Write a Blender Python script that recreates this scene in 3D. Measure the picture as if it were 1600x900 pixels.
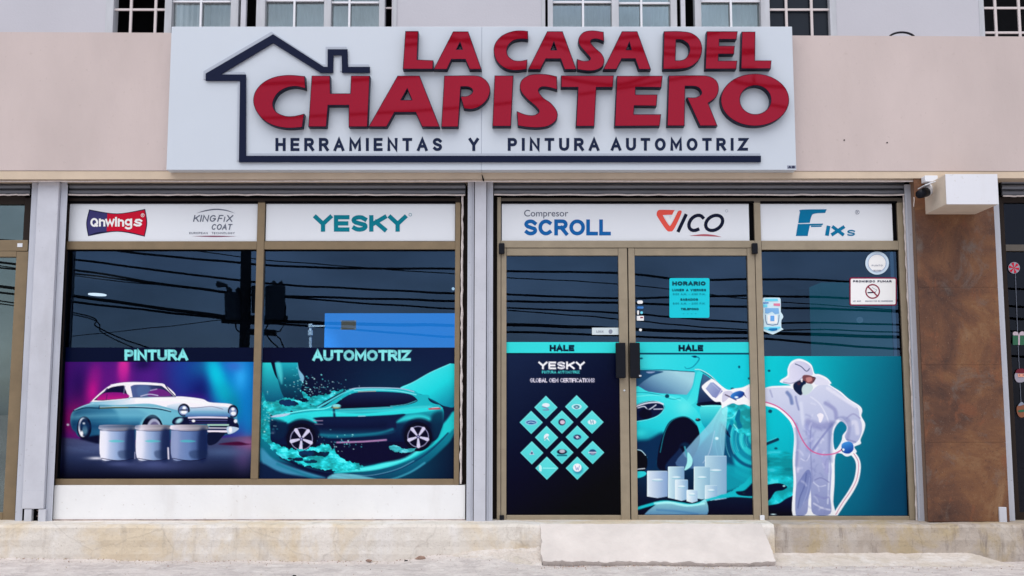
import bpy, bmesh, math, random
import numpy as np
from mathutils import Vector, Matrix
for o in list(bpy.data.objects): bpy.data.objects.remove(o)
SC = bpy.context.scene
COL = SC.collection
random.seed(7); RNG = np.random.default_rng(7)
# ---------------------------------------------------------------- camera
F, CH, CD, TILT = 1700.0, 1.08, 8.5, math.atan((645 - 450) / 1700.0)
cam = bpy.data.cameras.new("camera"); cam.sensor_width = 36; cam.lens = 36 * F / 1600
cam.clip_end = 2000; cam.clip_start = .05
co = bpy.data.objects.new("camera", cam); COL.objects.link(co)
co.location = (0, -CD, CH); co.rotation_euler = (math.radians(90) + TILT, 0, 0)
SC.camera = co
# ---------------------------------------------------------------- sky, sun, exposure
SUN_EL, SUN_AZ = math.radians(58), math.radians(-20)      # in front of the facade, slightly to the left
w = bpy.data.worlds.new("World"); SC.world = w; w.use_nodes = True
nt = w.node_tree; nt.nodes.clear()
def N(nt, t, **k):
    n = nt.nodes.new(t)
    for a, b in k.items():
        if hasattr(n, a): setattr(n, a, b)
        else: n.inputs[a].default_value = b
    return n
out = N(nt, 'ShaderNodeOutputWorld'); bg = N(nt, 'ShaderNodeBackground'); bg.inputs['Strength'].default_value = .12
sky = N(nt, 'ShaderNodeTexSky'); sky.sky_type = 'NISHITA'; sky.sun_disc = False
sky.sun_elevation = SUN_EL; sky.sun_rotation = math.pi + SUN_AZ; sky.dust_density = 2.0; sky.ozone_density = 1.5
tc = N(nt, 'ShaderNodeTexCoord'); mp = N(nt, 'ShaderNodeMapping'); mp.inputs['Scale'].default_value = (1.2, 1.2, 3.2)
nz = N(nt, 'ShaderNodeTexNoise'); nz.inputs['Scale'].default_value = 3.4; nz.inputs['Detail'].default_value = 6; nz.inputs['Roughness'].default_value = .55
rp = N(nt, 'ShaderNodeValToRGB'); rp.color_ramp.elements[0].position = .35; rp.color_ramp.elements[1].position = .7
rp.color_ramp.elements[0].color = (.3, .3, .3, 1); rp.color_ramp.elements[1].color = (.95, .95, .95, 1)
mx = N(nt, 'ShaderNodeMix', data_type='RGBA'); mx.inputs['B'].default_value = (6.4, 6.9, 7.8, 1)
L = nt.links.new
L(tc.outputs['Generated'], mp.inputs[0]); L(mp.outputs[0], nz.inputs['Vector']); L(nz.outputs['Fac'], rp.inputs[0])
L(rp.outputs[0], mx.inputs['Factor']); L(sky.outputs[0], mx.inputs['A']); L(mx.outputs['Result'], bg.inputs[0]); L(bg.outputs[0], out.inputs[0])
sl = bpy.data.lights.new("sun", 'SUN'); sl.energy = 2.0; sl.angle = math.radians(70); sl.color = (1, .955, .9)
so = bpy.data.objects.new("sun", sl); COL.objects.link(so)
sd = Vector((math.sin(SUN_AZ) * math.cos(SUN_EL), -math.cos(SUN_AZ) * math.cos(SUN_EL), math.sin(SUN_EL)))
so.rotation_euler = sd.to_track_quat('Z', 'Y').to_euler(); so.location = (0, -6, 9)
SC.view_settings.view_transform = 'Standard'; SC.view_settings.look = 'None'
SC.view_settings.exposure = 0.1; SC.view_settings.gamma = 1
SC.cycles.max_bounces = 6; SC.cycles.transparent_max_bounces = 12; SC.cycles.caustics_reflective = False
SC.cycles.use_denoising = True

# ---------------------------------------------------------------- helpers
CT, ST = math.cos(TILT), math.sin(TILT)
def at(px, py, Y=0.0):
    """the point of the plane y = Y that photo pixel (px, py) looks at: (x, z)"""
    a, b = (px - 800) / F, (450 - py) / F
    dy, dz = CT - b * ST, ST + b * CT
    t = (Y + CD) / dy
    return a * t, CH + dz * t
def proj(x, y, z):
    ry, rz = y + CD, z - CH
    f, u = ry * CT + rz * ST, -ry * ST + rz * CT
    return 800 + F * x / f, 450 - F * u / f
def zof(py, Y=0.0): return at(800, py, Y)[1]
def xof(px, py=560, Y=0.0): return at(px, py, Y)[0]

def lin(c):
    c = np.asarray(c, float) / 255.
    return np.where(c <= .04045, c / 12.92, ((c + .055) / 1.055) ** 2.4)
MATS = {}
def mat(name, col, rough=.6, metal=0, spec=.5, var=.0, vscale=6., bump=0., bscale=40., col2=None, emit=None, estr=0., coat=0., stretch=(1, 1, 1), detail=5, speck=None):
    """procedural material: base colour broken up by object-space noise, optional bump"""
    if name in MATS: return MATS[name]
    m = bpy.data.materials.new(name); m.use_nodes = True; nt = m.node_tree; L = nt.links.new
    p = nt.nodes['Principled BSDF']
    p.inputs['Roughness'].default_value = rough; p.inputs['Metallic'].default_value = metal
    p.inputs['Specular IOR Level'].default_value = spec; p.inputs['Coat Weight'].default_value = coat
    p.inputs['Base Color'].default_value = (*col, 1)
    if var > 0 or bump > 0 or col2:
        g = N(nt, 'ShaderNodeNewGeometry'); mp = N(nt, 'ShaderNodeMapping'); mp.inputs['Scale'].default_value = stretch
        L(g.outputs['Position'], mp.inputs[0])
    if var > 0 or col2:
        n = N(nt, 'ShaderNodeTexNoise'); n.inputs['Scale'].default_value = vscale; n.inputs['Detail'].default_value = detail; n.inputs['Roughness'].default_value = .6
        L(mp.outputs[0], n.inputs['Vector'])
        r = N(nt, 'ShaderNodeValToRGB'); e = r.color_ramp.elements
        e[0].position = .32; e[1].position = .68
        c2 = col2 or tuple(c * (1 - var) for c in col)
        e[0].color = (*c2, 1); e[1].color = (*tuple(min(1, c * (1 + var * .4)) for c in col), 1)
        L(n.outputs['Fac'], r.inputs[0]); L(r.outputs[0], p.inputs['Base Color'])
    if speck:
        src = p.inputs['Base Color'].links[0].from_socket
        for sc_, lo, hi, fz, st in ((38, .66, .72, .45, (1, 1, 1)), (4.5, .60, .78, .30, (1, 1, .22))):
            m2 = N(nt, 'ShaderNodeMapping'); m2.inputs['Scale'].default_value = st; L(g.outputs['Position'], m2.inputs[0])
            n3 = N(nt, 'ShaderNodeTexNoise'); n3.inputs['Scale'].default_value = sc_; n3.inputs['Detail'].default_value = 6; L(m2.outputs[0], n3.inputs['Vector'])
            q = N(nt, 'ShaderNodeMapRange'); q.inputs[1].default_value = lo; q.inputs[2].default_value = hi; q.inputs[4].default_value = fz; L(n3.outputs['Fac'], q.inputs[0])
            x = N(nt, 'ShaderNodeMix', data_type='RGBA'); x.inputs['B'].default_value = (*speck, 1); L(q.outputs[0], x.inputs['Factor']); L(src, x.inputs['A']); src = x.outputs['Result']
        L(src, p.inputs['Base Color'])
    if bump > 0:
        n2 = N(nt, 'ShaderNodeTexNoise'); n2.inputs['Scale'].default_value = bscale; n2.inputs['Detail'].default_value = 6
        L(mp.outputs[0], n2.inputs['Vector'])
        b = N(nt, 'ShaderNodeBump'); b.inputs['Strength'].default_value = bump; b.inputs['Distance'].default_value = .01
        L(n2.outputs['Fac'], b.inputs['Height']); L(b.outputs[0], p.inputs['Normal'])
    if emit:
        p.inputs['Emission Color'].default_value = (*emit, 1); p.inputs['Emission Strength'].default_value = estr
    MATS[name] = m; return m

def tag(o, label=None, cat=None, group=None, kind=None):
    if label: o['label'] = label
    if cat: o['category'] = cat
    if group: o['group'] = group
    if kind: o['kind'] = kind
    return o
def empty(name, loc=(0, 0, 0)):
    o = bpy.data.objects.new(name, None); COL.objects.link(o); o.location = loc; o.empty_display_size = .1
    return o
def wmat(p):
    m = Matrix.Translation(p.location)
    return wmat(p.parent) @ p.matrix_parent_inverse @ m if p.parent else m
def setparent(o, par):
    if par is None: return
    o.parent = par; o.matrix_parent_inverse = wmat(par).inverted()
class MB:
    """gathers shapes and links them as ONE mesh object"""
    def __init__(s): s.v, s.f, s.mi = [], [], []
    def add(s, vs, fs, mi=0):
        k = len(s.v); s.v += [tuple(v) for v in vs]; s.f += [[i + k for i in f] for f in fs]; s.mi += [mi] * len(fs); return s
    def box(s, x0, x1, y0, y1, z0, z1, mi=0):
        v = [(x, y, z) for z in (z0, z1) for y in (y0, y1) for x in (x0, x1)]
        return s.add(v, [[0, 2, 3, 1], [4, 5, 7, 6], [0, 1, 5, 4], [2, 6, 7, 3], [0, 4, 6, 2], [1, 3, 7, 5]], mi)
    def hexa(s, q0, q1, y0, y1, mi=0):
        """q0: four (x,z) at y0 (front), q1: the same at y1"""
        v = [(x, y0, z) for x, z in q0] + [(x, y1, z) for x, z in q1]; n = len(q0)
        return s.add(v, [list(range(n)), list(range(2 * n - 1, n - 1, -1))] + [[(i + 1) % n, i, n + i, n + (i + 1) % n] for i in range(n)], mi)
    def tube(s, pts, r, n=8, mi=0, cap=True):
        pts = [Vector(p) for p in pts]; m = len(pts); rs = r if isinstance(r, (list, tuple)) else [r] * m
        vs, fs = [], []
        for i, p in enumerate(pts):
            d = (pts[min(i + 1, m - 1)] - pts[max(i - 1, 0)]).normalized()
            a = d.cross(Vector((0, 0, 1)) if abs(d.z) < .9 else Vector((1, 0, 0))).normalized(); b = d.cross(a)
            for k in range(n):
                t = 2 * math.pi * k / n; vs.append(p + (a * math.cos(t) + b * math.sin(t)) * rs[i])
        for i in range(m - 1):
            for k in range(n): fs.append([i * n + k, i * n + (k + 1) % n, (i + 1) * n + (k + 1) % n, (i + 1) * n + k])
        if cap: fs.append(list(range(n))[::-1]); fs.append([(m - 1) * n + k for k in range(n)])
        return s.add(vs, fs, mi)
    def disc(s, x, z, r, y, th=.002, n=24, mi=0):
        q = [(x + r * math.cos(2 * math.pi * k / n), z + r * math.sin(2 * math.pi * k / n)) for k in range(n)]
        return s.hexa(q, q, y, y + th, mi)
    def build(s, name, mats, parent=None, bevel=0, smooth=False, bseg=2):
        me = bpy.data.meshes.new(name); me.from_pydata(s.v, [], s.f)
        mats = mats if isinstance(mats, (list, tuple)) else [mats]
        for m in mats: me.materials.append(m)
        me.polygons.foreach_set('material_index', s.mi)
        bm = bmesh.new(); bm.from_mesh(me)
        bmesh.ops.recalc_face_normals(bm, faces=bm.faces)
        if bevel: bmesh.ops.bevel(bm, geom=list(bm.edges), offset=bevel, segments=bseg, affect='EDGES', profile=.6)
        bm.to_mesh(me); bm.free()
        if smooth: me.polygons.foreach_set('use_smooth', [True] * len(me.polygons))
        me.update()
        o = bpy.data.objects.new(name, me); COL.objects.link(o); setparent(o, parent); return o
def pbox(x0, x1, y0, y1, Y, d, mb=None, mi=0):
    """box whose front face (plane y = Y) fills the photo rectangle x0..x1, y0..y1; d metres deep"""
    mb = mb or MB(); ym = (y0 + y1) / 2
    return mb.box(xof(x0, ym, Y), xof(x1, ym, Y), Y, Y + d, zof(y1, Y), zof(y0, Y), mi)
def ppoly(pts, Y, d, mb=None, mi=0):
    mb = mb or MB(); q = [at(x, y, Y) for x, y in pts]
    return mb.hexa(q, q, Y, Y + d, mi)
def dup(root, off, label=None):
    r = root.copy(); COL.objects.link(r); r.location = Vector(root.location) + Vector(off)
    if label: r['label'] = label
    for ch in [c for c in bpy.data.objects if c.parent == root]:
        c = ch.copy(); COL.objects.link(c); c.parent = r
        for g in [k for k in bpy.data.objects if k.parent == ch]:
            d = g.copy(); COL.objects.link(d); d.parent = c
    return r

# --- outlines: smooth through plain points, sharp at points flagged with a third value
def smooth_poly(pts, n=6, closed=True):
    P = [(p[0], p[1]) for p in pts]; S = [len(p) > 2 for p in pts]; m = len(P); out = []
    rng = range(m) if closed else range(m - 1)
    for i in rng:
        p1, p2 = P[i], P[(i + 1) % m]
        p0 = p1 if (S[i] or (not closed and i == 0)) else P[i - 1]
        p3 = p2 if (S[(i + 1) % m] or (not closed and i == m - 2)) else P[(i + 2) % m]
        if S[i] and S[(i + 1) % m]: out.append(p1); continue
        for k in range(n):
            t = k / n; t2, t3 = t * t, t * t * t
            out.append(tuple(.5 * (2 * b + (c - a) * t + (2 * a - 5 * b + 4 * c - d) * t2 + (3 * b - a - 3 * c + d) * t3) for a, b, c, d in zip(p0, p1, p2, p3)))
    if not closed: out.append(P[-1])
    return out
def shape(name, loops, Y, depth, material, parent=None, offset=0., tilt=0):
    """extruded flat shape from loops of (x,z) metres, front face at y = Y, holes even-odd"""
    c = bpy.data.curves.new(name, 'CURVE'); c.dimensions = '2D'; c.fill_mode = 'BOTH'; c.extrude = depth / 2; c.offset = offset
    for lp in loops:
        sp = c.splines.new('POLY'); sp.points.add(len(lp) - 1); sp.use_cyclic_u = True
        for i, (x, z) in enumerate(lp): sp.points[i].co = (x, z, 0, 1)
    t = bpy.data.objects.new(name, c); COL.objects.link(t)
    dg = bpy.context.evaluated_depsgraph_get(); me = bpy.data.meshes.new_from_object(t.evaluated_get(dg))
    bpy.data.objects.remove(t); bpy.data.curves.remove(c)
    me.transform(Matrix.Translation((0, Y + depth / 2, 0)) @ Matrix.Rotation(math.pi / 2, 4, 'X'))
    me.materials.clear(); me.materials.append(material); me.name = name
    o = bpy.data.objects.new(name, me); COL.objects.link(o); setparent(o, parent); return o
# --- stroke alphabet: letter -> (width, polylines) in a unit-high box
def arc(cx, cy, rx, ry, a0, a1, n=10):
    return [(cx + rx * math.cos(math.radians(a0 + (a1 - a0) * k / n)), cy + ry * math.sin(math.radians(a0 + (a1 - a0) * k / n))) for k in range(n + 1)]
GL = {
 'A': (.86, [[(0, 0), (.5, 1), (1, 0)], [(.2, .32), (.8, .32)]]), 'B': (.72, [[(0, 0), (0, 1)], [(0, 1)] + arc(.62, .76, .32, .24, 90, -90, 6) + [(0, .52)], [(.3, .52)] + arc(.66, .26, .34, .26, 90, -90, 6) + [(0, 0)]]),
 'C': (.82, [arc(.52, .5, .52, .5, 48, 312, 16)]), 'D': (.82, [[(0, 0), (0, 1)], [(0, 1)] + arc(.5, .5, .5, .5, 90, -90, 10) + [(0, 0)]]),
 'E': (.66, [[(1, 1), (0, 1), (0, 0), (1, 0)], [(0, .5), (.9, .5)]]), 'F': (.64, [[(1, 1), (0, 1), (0, 0)], [(0, .5), (.88, .5)]]),
 'G': (.86, [arc(.5, .5, .5, .5, 45, 355, 16) + [(1, .45), (.6, .45)]]), 'H': (.8, [[(0, 0), (0, 1)], [(1, 0), (1, 1)], [(0, .5), (1, .5)]]),
 'I': (.0, [[(0, 0), (0, 1)]]), 'J': (.5, [[(1, 1), (1, .3)] + arc(.5, .3, .5, .3, 0, -180, 8)]), 'K': (.78, [[(0, 0), (0, 1)], [(1, 1), (.12, .45)], [(.35, .6), (1, 0)]]),
 'L': (.6, [[(0, 1), (0, 0), (1, 0)]]), 'M': (.98, [[(0, 0), (0, 1), (.5, .25), (1, 1), (1, 0)]]), 'N': (.8, [[(0, 0), (0, 1), (1, 0), (1, 1)]]),
 'O': (.9, [arc(.5, .5, .5, .5, 90, 450, 24)]), 'P': (.7, [[(0, 0), (0, 1)], [(0, 1)] + arc(.62, .73, .38, .27, 90, -90, 8) + [(0, .46)]]),
 'Q': (.9, [arc(.5, .5, .5, .5, 90, 450, 24), [(.6, .25), (1, -.05)]]),
 'R': (.76, [[(0, 0), (0, 1)], [(0, 1)] + arc(.62, .74, .34, .26, 90, -90, 8) + [(0, .48)], [(.52, .48), (1, 0)]]),
 'S': (.72, [[(.95, .84)] + arc(.5, .76, .46, .24, 40, 200, 8)[1:] + [(.2, .58), (.75, .43)] + arc(.52, .25, .48, .25, 35, -150, 9)]),
 'T': (.74, [[(0, 1), (1, 1)], [(.5, 1), (.5, 0)]]), 'U': (.8, [[(0, 1), (0, .35)] + arc(.5, .35, .5, .35, 180, 360, 10) + [(1, 1)]]),
 'V': (.84, [[(0, 1), (.5, 0), (1, 1)]]), 'X': (.8, [[(0, 0), (1, 1)], [(0, 1), (1, 0)]]), 'Y': (.84, [[(0, 1), (.5, .46), (1, 1)], [(.5, .46), (.5, 0)]]), 'W': (1.1, [[(0, 1), (.25, 0), (.5, .8), (.75, 0), (1, 1)]]),
 'Z': (.76, [[(0, 1), (1, 1), (0, 0), (1, 0)]]), ' ': (.35, []), '-': (.4, [[(0, .45), (1, .45)]]), ':': (.0, [[(0, .1), (0, .2)], [(0, .7), (0, .8)]]), '.': (.0, [[(0, 0), (0, .08)]]),
 '0': (.66, [arc(.5, .5, .5, .5, 90, 450, 18)]), '8': (.62, [arc(.5, .74, .42, .26, 90, 450, 12), arc(.5, .25, .5, .25, 90, 450, 12)]), '5': (.62, [[(.9, 1), (.1, 1), (.05, .55), (.5, .62)] + arc(.5, .31, .5, .31, 80, -140, 8)]),
 '6': (.62, [[(.8, 1), (.15, .5)] + arc(.5, .3, .45, .3, 160, 520, 14)]), '1': (.25, [[(0, .8), (1, 1), (1, 0)]]), '2': (.6, [arc(.5, .7, .45, .3, 160, -20, 8) + [(0, 0), (1, 0)]]),
 '4': (.6, [[(.8, 0), (.8, 1), (0, .35), (1, .35)]]), '3': (.6, [arc(.45, .74, .45, .26, 150, -90, 8), arc(.45, .26, .5, .26, 90, -150, 8)]),
}
def text_strokes(txt, x0, x1, ybase, ytop, weight, gap=.22, slant=0., groups=False):
    """lay strokes of txt into the box (photo pixels or metres, y up or down by sign of ytop-ybase); weight = stroke width"""
    h = ytop - ybase; sg = 1 if h > 0 else -1; hh = abs(h); wr = weight / hh
    ws = [GL[c][0] * 1.0 for c in txt]; tot = sum(ws) + gap * (len(txt) - 1) + wr * len(txt)
    k = (x1 - x0) / (tot * hh); x = 0; out = []
    for c, wd in zip(txt, ws):
        if groups: out.append([])
        for pl in GL[c][1]:
            q = []
            for (a, b) in pl:
                yy = wr / 2 + b * (1 - wr)
                q.append((x0 + ((x + wr / 2 + a * wd) * k + slant * (yy - .5)) * hh, ybase + sg * yy * hh))
            (out[-1] if groups else out).append(q)
        x += wd + wr + gap
    return out
def ribbon(pl, w):
    """mitred flat strip round a polyline -> (points, faces)"""
    P = [Vector(p) for p in pl]; n = len(P); closed = (P[0] - P[-1]).length < 1e-5
    Lp, Rp = [], []
    for i in range(n):
        if closed: a, b = P[(i - 1) % (n - 1)] if i in (0, n - 1) else P[i - 1], P[1] if i in (0, n - 1) else P[i + 1]
        else: a, b = P[max(i - 1, 0)], P[min(i + 1, n - 1)]
        d0 = (P[i] - a); d1 = (b - P[i])
        if d0.length < 1e-9: d0 = d1
        if d1.length < 1e-9: d1 = d0
        d0.normalize(); d1.normalize(); n0 = Vector((-d0.y, d0.x)); n1 = Vector((-d1.y, d1.x)); m = (n0 + n1)
        m = n0 if m.length < 1e-6 else m.normalized(); sc = min(1 / max(.3, m.dot(n0)), 2.2)
        e = Vector((0, 0))
        if not closed and i == 0: e = -d0 * w / 2
        if not closed and i == n - 1: e = d0 * w / 2
        Lp.append(P[i] + m * w / 2 * sc + e); Rp.append(P[i] - m * w / 2 * sc + e)
    return Lp, Rp
def letters(name, strokes, w, Y, material, parent, th=.002):
    """flat lettering: every stroke a mitred strip a hair apart in depth, one mesh. strokes in metres (x,z)"""
    mb = MB()
    for k, pl in enumerate(strokes):
        Lp, Rp = ribbon(pl, w); n = len(Lp); y = Y - .0005 * (k % 4)
        vs = [(p.x, y, p.y) for p in Lp] + [(p.x, y, p.y) for p in Rp]
        mb.add(vs, [[i, i + 1, n + i + 1, n + i] for i in range(n - 1)])
    return mb.build(name, material, parent)
def ptext(txt, x0, x1, ybase, ytop, wpx, Y, material, parent, gap=.22, slant=0., name='lettering'):
    if abs(ytop - ybase) > 14 and len(txt) > 1:          # letters large enough to tell apart: one part each
        for ch in text_strokes(txt, x0, x1, ybase, ytop, wpx, gap, slant, True):
            if ch: letters('letter', [[at(x, y, Y) for x, y in pl] for pl in ch], wpx * (Y + CD) / F, Y, material, parent)
        return
    st = text_strokes(txt, x0, x1, ybase, ytop, wpx, gap, slant)
    st = [[at(x, y, Y) for x, y in pl] for pl in st]
    return letters(name, st, wpx * (Y + CD) / F, Y, material, parent)
# ---------------------------------------------------------------- printed artwork: every print is a fine grid that carries its ink as a colour attribute
def hashn(ix, iy, s):
    h = (ix.astype(np.int64) * 374761393 + iy.astype(np.int64) * 668265263 + s * 1442695041) & 0x7fffffff
    h = ((h ^ (h >> 13)) * 1274126177) & 0x7fffffff
    return ((h ^ (h >> 16)) & 0xffff) / 65535.
def vnoise(x, y, s=0):
    ix, iy = np.floor(x), np.floor(y); fx, fy = x - ix, y - iy; fx = fx * fx * (3 - 2 * fx); fy = fy * fy * (3 - 2 * fy)
    a, b, c, d = hashn(ix, iy, s), hashn(ix + 1, iy, s), hashn(ix, iy + 1, s), hashn(ix + 1, iy + 1, s)
    return (a * (1 - fx) + b * fx) * (1 - fy) + (c * (1 - fx) + d * fx) * fy
def fbm(x, y, s=0, o=4):
    t, a, r = 0, .5, 0
    for k in range(o): t = t + a * vnoise(x, y, s + k); r += a; x, y, a = x * 2.03, y * 2.03, a * .5
    return t / r
class Art:
    def __init__(s, x0, x1, y0, y1, res=.8, Y=-.004):
        ym, xm = (y0 + y1) / 2, (x0 + x1) / 2
        s.wx0, s.wx1, s.wz0, s.wz1 = xof(x0, ym, Y), xof(x1, ym, Y), zof(y1, Y), zof(y0, Y); s.Y = Y
        s.nx, s.ny = int((x1 - x0) / res) + 1, int((y1 - y0) / res) + 1
        gx, gz = np.meshgrid(np.linspace(s.wx0, s.wx1, s.nx), np.linspace(s.wz1, s.wz0, s.ny))
        s.gx, s.gz = gx.ravel(), gz.ravel()
        s.PX, s.PY = proj(s.gx, Y, s.gz)              # where the print's points sit in the reference, for tracing
        s.X, s.Yc = s.PX, s.PY; s.u = 1.
        s.c = np.zeros((len(s.gx), 3))
    def zoom(s, ox, oy, k): s.X, s.Yc, s.u = (s.PX - ox) * k, (s.PY - oy) * k, k; return s
    def col(s, c, m=None):
        X, Y = (s.X, s.Yc) if m is None else (s.X[m], s.Yc[m])
        return c(X, Y) if callable(c) else np.asarray(c, float)
    def blend(s, a, c, m=None):
        if m is None: s.c = s.c * (1 - a[:, None]) + s.col(c) * a[:, None]
        else: s.c[m] = s.c[m] * (1 - a[:, None]) + s.col(c, m) * a[:, None]
    def base(s, c): s.c[:] = s.col(c)
    def sd(s, poly, X, Y):
        d2 = np.full(len(X), 1e12); ins = np.zeros(len(X), bool); n = len(poly)
        for i in range(n):
            ax, ay = poly[i - 1]; bx, by = poly[i]; ex, ey = bx - ax, by - ay; q = ex * ex + ey * ey
            if q == 0: continue
            t = np.clip(((X - ax) * ex + (Y - ay) * ey) / q, 0, 1)
            d2 = np.minimum(d2, (X - ax - t * ex) ** 2 + (Y - ay - t * ey) ** 2)
            if ay != by: ins ^= ((ay > Y) != (by > Y)) & (X < ax + (Y - ay) / (by - ay) * ex)
        d = np.sqrt(d2); return np.where(ins, -d, d)
    def bb(s, pts, pad):
        x = [p[0] for p in pts]; y = [p[1] for p in pts]
        return np.nonzero((s.X > min(x) - pad) & (s.X < max(x) + pad) & (s.Yc > min(y) - pad) & (s.Yc < max(y) + pad))[0]
    def fill(s, pts, c, soft=None, a=1., smooth=True, rough=0, rs=.15, seed=3):
        """filled outline; soft = edge width in the current units; rough = noisy edge"""
        soft = soft or 1.1 * s.u; pl = smooth_poly(pts, 5) if smooth else [(p[0], p[1]) for p in pts]
        m = s.bb(pl, soft + rough)
        if not len(m): return s
        d = s.sd(pl, s.X[m], s.Yc[m])
        if rough: d = d + rough * (fbm(s.X[m] * rs, s.Yc[m] * rs, seed, 5) - .5) * 2
        al = np.clip(.5 - d / soft, 0, 1); s.blend(al * al * (3 - 2 * al) * a, c, m); return s
    def line(s, pts, w, c, soft=None, a=1., smooth=True, w2=None):
        soft = soft or 1.0 * s.u; pl = smooth_poly(pts, 5, False) if smooth and len(pts) > 2 else [(p[0], p[1]) for p in pts]
        m = s.bb(pl, max(w, w2 or 0) + soft)
        if not len(m): return s
        X, Y = s.X[m], s.Yc[m]; best = np.full(len(X), 1e9); n = len(pl) - 1
        for i in range(n):
            ax, ay = pl[i]; bx, by = pl[i + 1]; ex, ey = bx - ax, by - ay; q = ex * ex + ey * ey
            if q == 0: continue
            t = np.clip(((X - ax) * ex + (Y - ay) * ey) / q, 0, 1)
            ww = w if w2 is None else w + (w2 - w) * (i + t) / n
            best = np.minimum(best, np.hypot(X - ax - t * ex, Y - ay - t * ey) - ww / 2)
        al = np.clip(.5 - best / soft, 0, 1); s.blend(al * a, c, m); return s
    def ell(s, cx, cy, rx, ry, c, soft=None, a=1., rot=0.):
        soft = soft or 1.1 * s.u; R = max(rx, ry) + soft; m = s.bb([(cx - R, cy - R), (cx + R, cy + R)], 0)
        if not len(m): return s
        t = math.radians(rot); X, Y = s.X[m] - cx, s.Yc[m] - cy; x, y = X * math.cos(t) + Y * math.sin(t), -X * math.sin(t) + Y * math.cos(t)
        r = np.sqrt((x / rx) ** 2 + (y / ry) ** 2); d = (r - 1) * min(rx, ry)
        s.blend(np.clip(.5 - d / soft, 0, 1) * a, c, m); return s
    def glow(s, cx, cy, rx, ry, c, a=1., rot=0., p=1.):
        t = math.radians(rot); X, Y = s.X - cx, s.Yc - cy; x, y = X * math.cos(t) + Y * math.sin(t), -X * math.sin(t) + Y * math.cos(t)
        s.blend(a * np.exp(-(((x / rx) ** 2 + (y / ry) ** 2) ** p)), c); return s
    def text(s, txt, x0, x1, yb, yt, wt, c, a=1., gap=.22, slant=0., soft=None):
        for pl in text_strokes(txt, x0, x1, yb, yt, wt, gap, slant):
            Lp, Rp = ribbon(pl, wt); m = s.bb([(p.x, p.y) for p in Lp + Rp], 2)
            if not len(m): continue
            X, Y = s.X[m], s.Yc[m]; d = np.full(len(m), 1e9)
            for i in range(len(Lp) - 1): d = np.minimum(d, s.sd([tuple(Lp[i]), tuple(Lp[i + 1]), tuple(Rp[i + 1]), tuple(Rp[i])], X, Y))
            s.blend(np.clip(.5 - d / (soft or .9), 0, 1) * a, c, m)
        return s
    def build(s, name, material, parent=None, k=1.12):
        me = bpy.data.meshes.new(name); n = s.nx * s.ny
        s.c += (RNG.random((n, 1)) - .5) * 3
        v = np.stack([s.gx, np.full(n, s.Y), s.gz], 1)
        i = np.arange((s.ny - 1) * s.nx).reshape(s.ny - 1, s.nx)[:, :-1].ravel()
        q = np.stack([i, i + s.nx, i + s.nx + 1, i + 1], 1)
        me.vertices.add(n); me.vertices.foreach_set('co', v.ravel())
        me.loops.add(q.size); me.loops.foreach_set('vertex_index', q.ravel().astype(np.int32))
        me.polygons.add(len(q)); me.polygons.foreach_set('loop_start', (np.arange(len(q)) * 4).astype(np.int32))
        me.update(calc_edges=True)
        at_ = me.color_attributes.new('ink', 'FLOAT_COLOR', 'POINT')
        rgba = np.ones((n, 4)); rgba[:, :3] = np.clip(lin(np.clip(s.c, 0, 255)) * k * np.array([1.02, 1., .93]) - np.array([.003, .004, .007]), .0004, .92)
        at_.data.foreach_set('color', rgba.ravel().astype(np.float32))
        me.materials.append(material)
        o = bpy.data.objects.new(name, me); COL.objects.link(o); setparent(o, parent); return o
def lg(p0, c0, p1, c1, mid=None):
    """linear gradient between two points"""
    c0, c1 = np.asarray(c0, float), np.asarray(c1, float); dx, dy = p1[0] - p0[0], p1[1] - p0[1]; q = dx * dx + dy * dy
    def f(X, Y):
        t = np.clip(((X - p0[0]) * dx + (Y - p0[1]) * dy) / q, 0, 1)[:, None]
        if mid is not None:
            cm = np.asarray(mid, float); return np.where(t < .5, c0 + (cm - c0) * t * 2, cm + (c1 - cm) * (t * 2 - 1))
        return c0 + (c1 - c0) * t
    return f
def ink_material():
    m = bpy.data.materials.new('printed_vinyl'); m.use_nodes = True; nt = m.node_tree; p = nt.nodes['Principled BSDF']
    a = N(nt, 'ShaderNodeAttribute'); a.attribute_name = 'ink'; nt.links.new(a.outputs['Color'], p.inputs['Base Color'])
    p.inputs['Roughness'].default_value = .3; p.inputs['Specular IOR Level'].default_value = .07
    g = N(nt, 'ShaderNodeNewGeometry'); n = N(nt, 'ShaderNodeTexNoise'); n.inputs['Scale'].default_value = 5; b = N(nt, 'ShaderNodeBump')
    b.inputs['Strength'].default_value = .05; b.inputs['Distance'].default_value = .02
    nt.links.new(g.outputs['Position'], n.inputs['Vector']); nt.links.new(n.outputs['Fac'], b.inputs['Height']); nt.links.new(b.outputs[0], p.inputs['Normal'])
    return m
M_INK = ink_material()
NAVY, CYAN = (9, 18, 46), (30, 200, 215)

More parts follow.
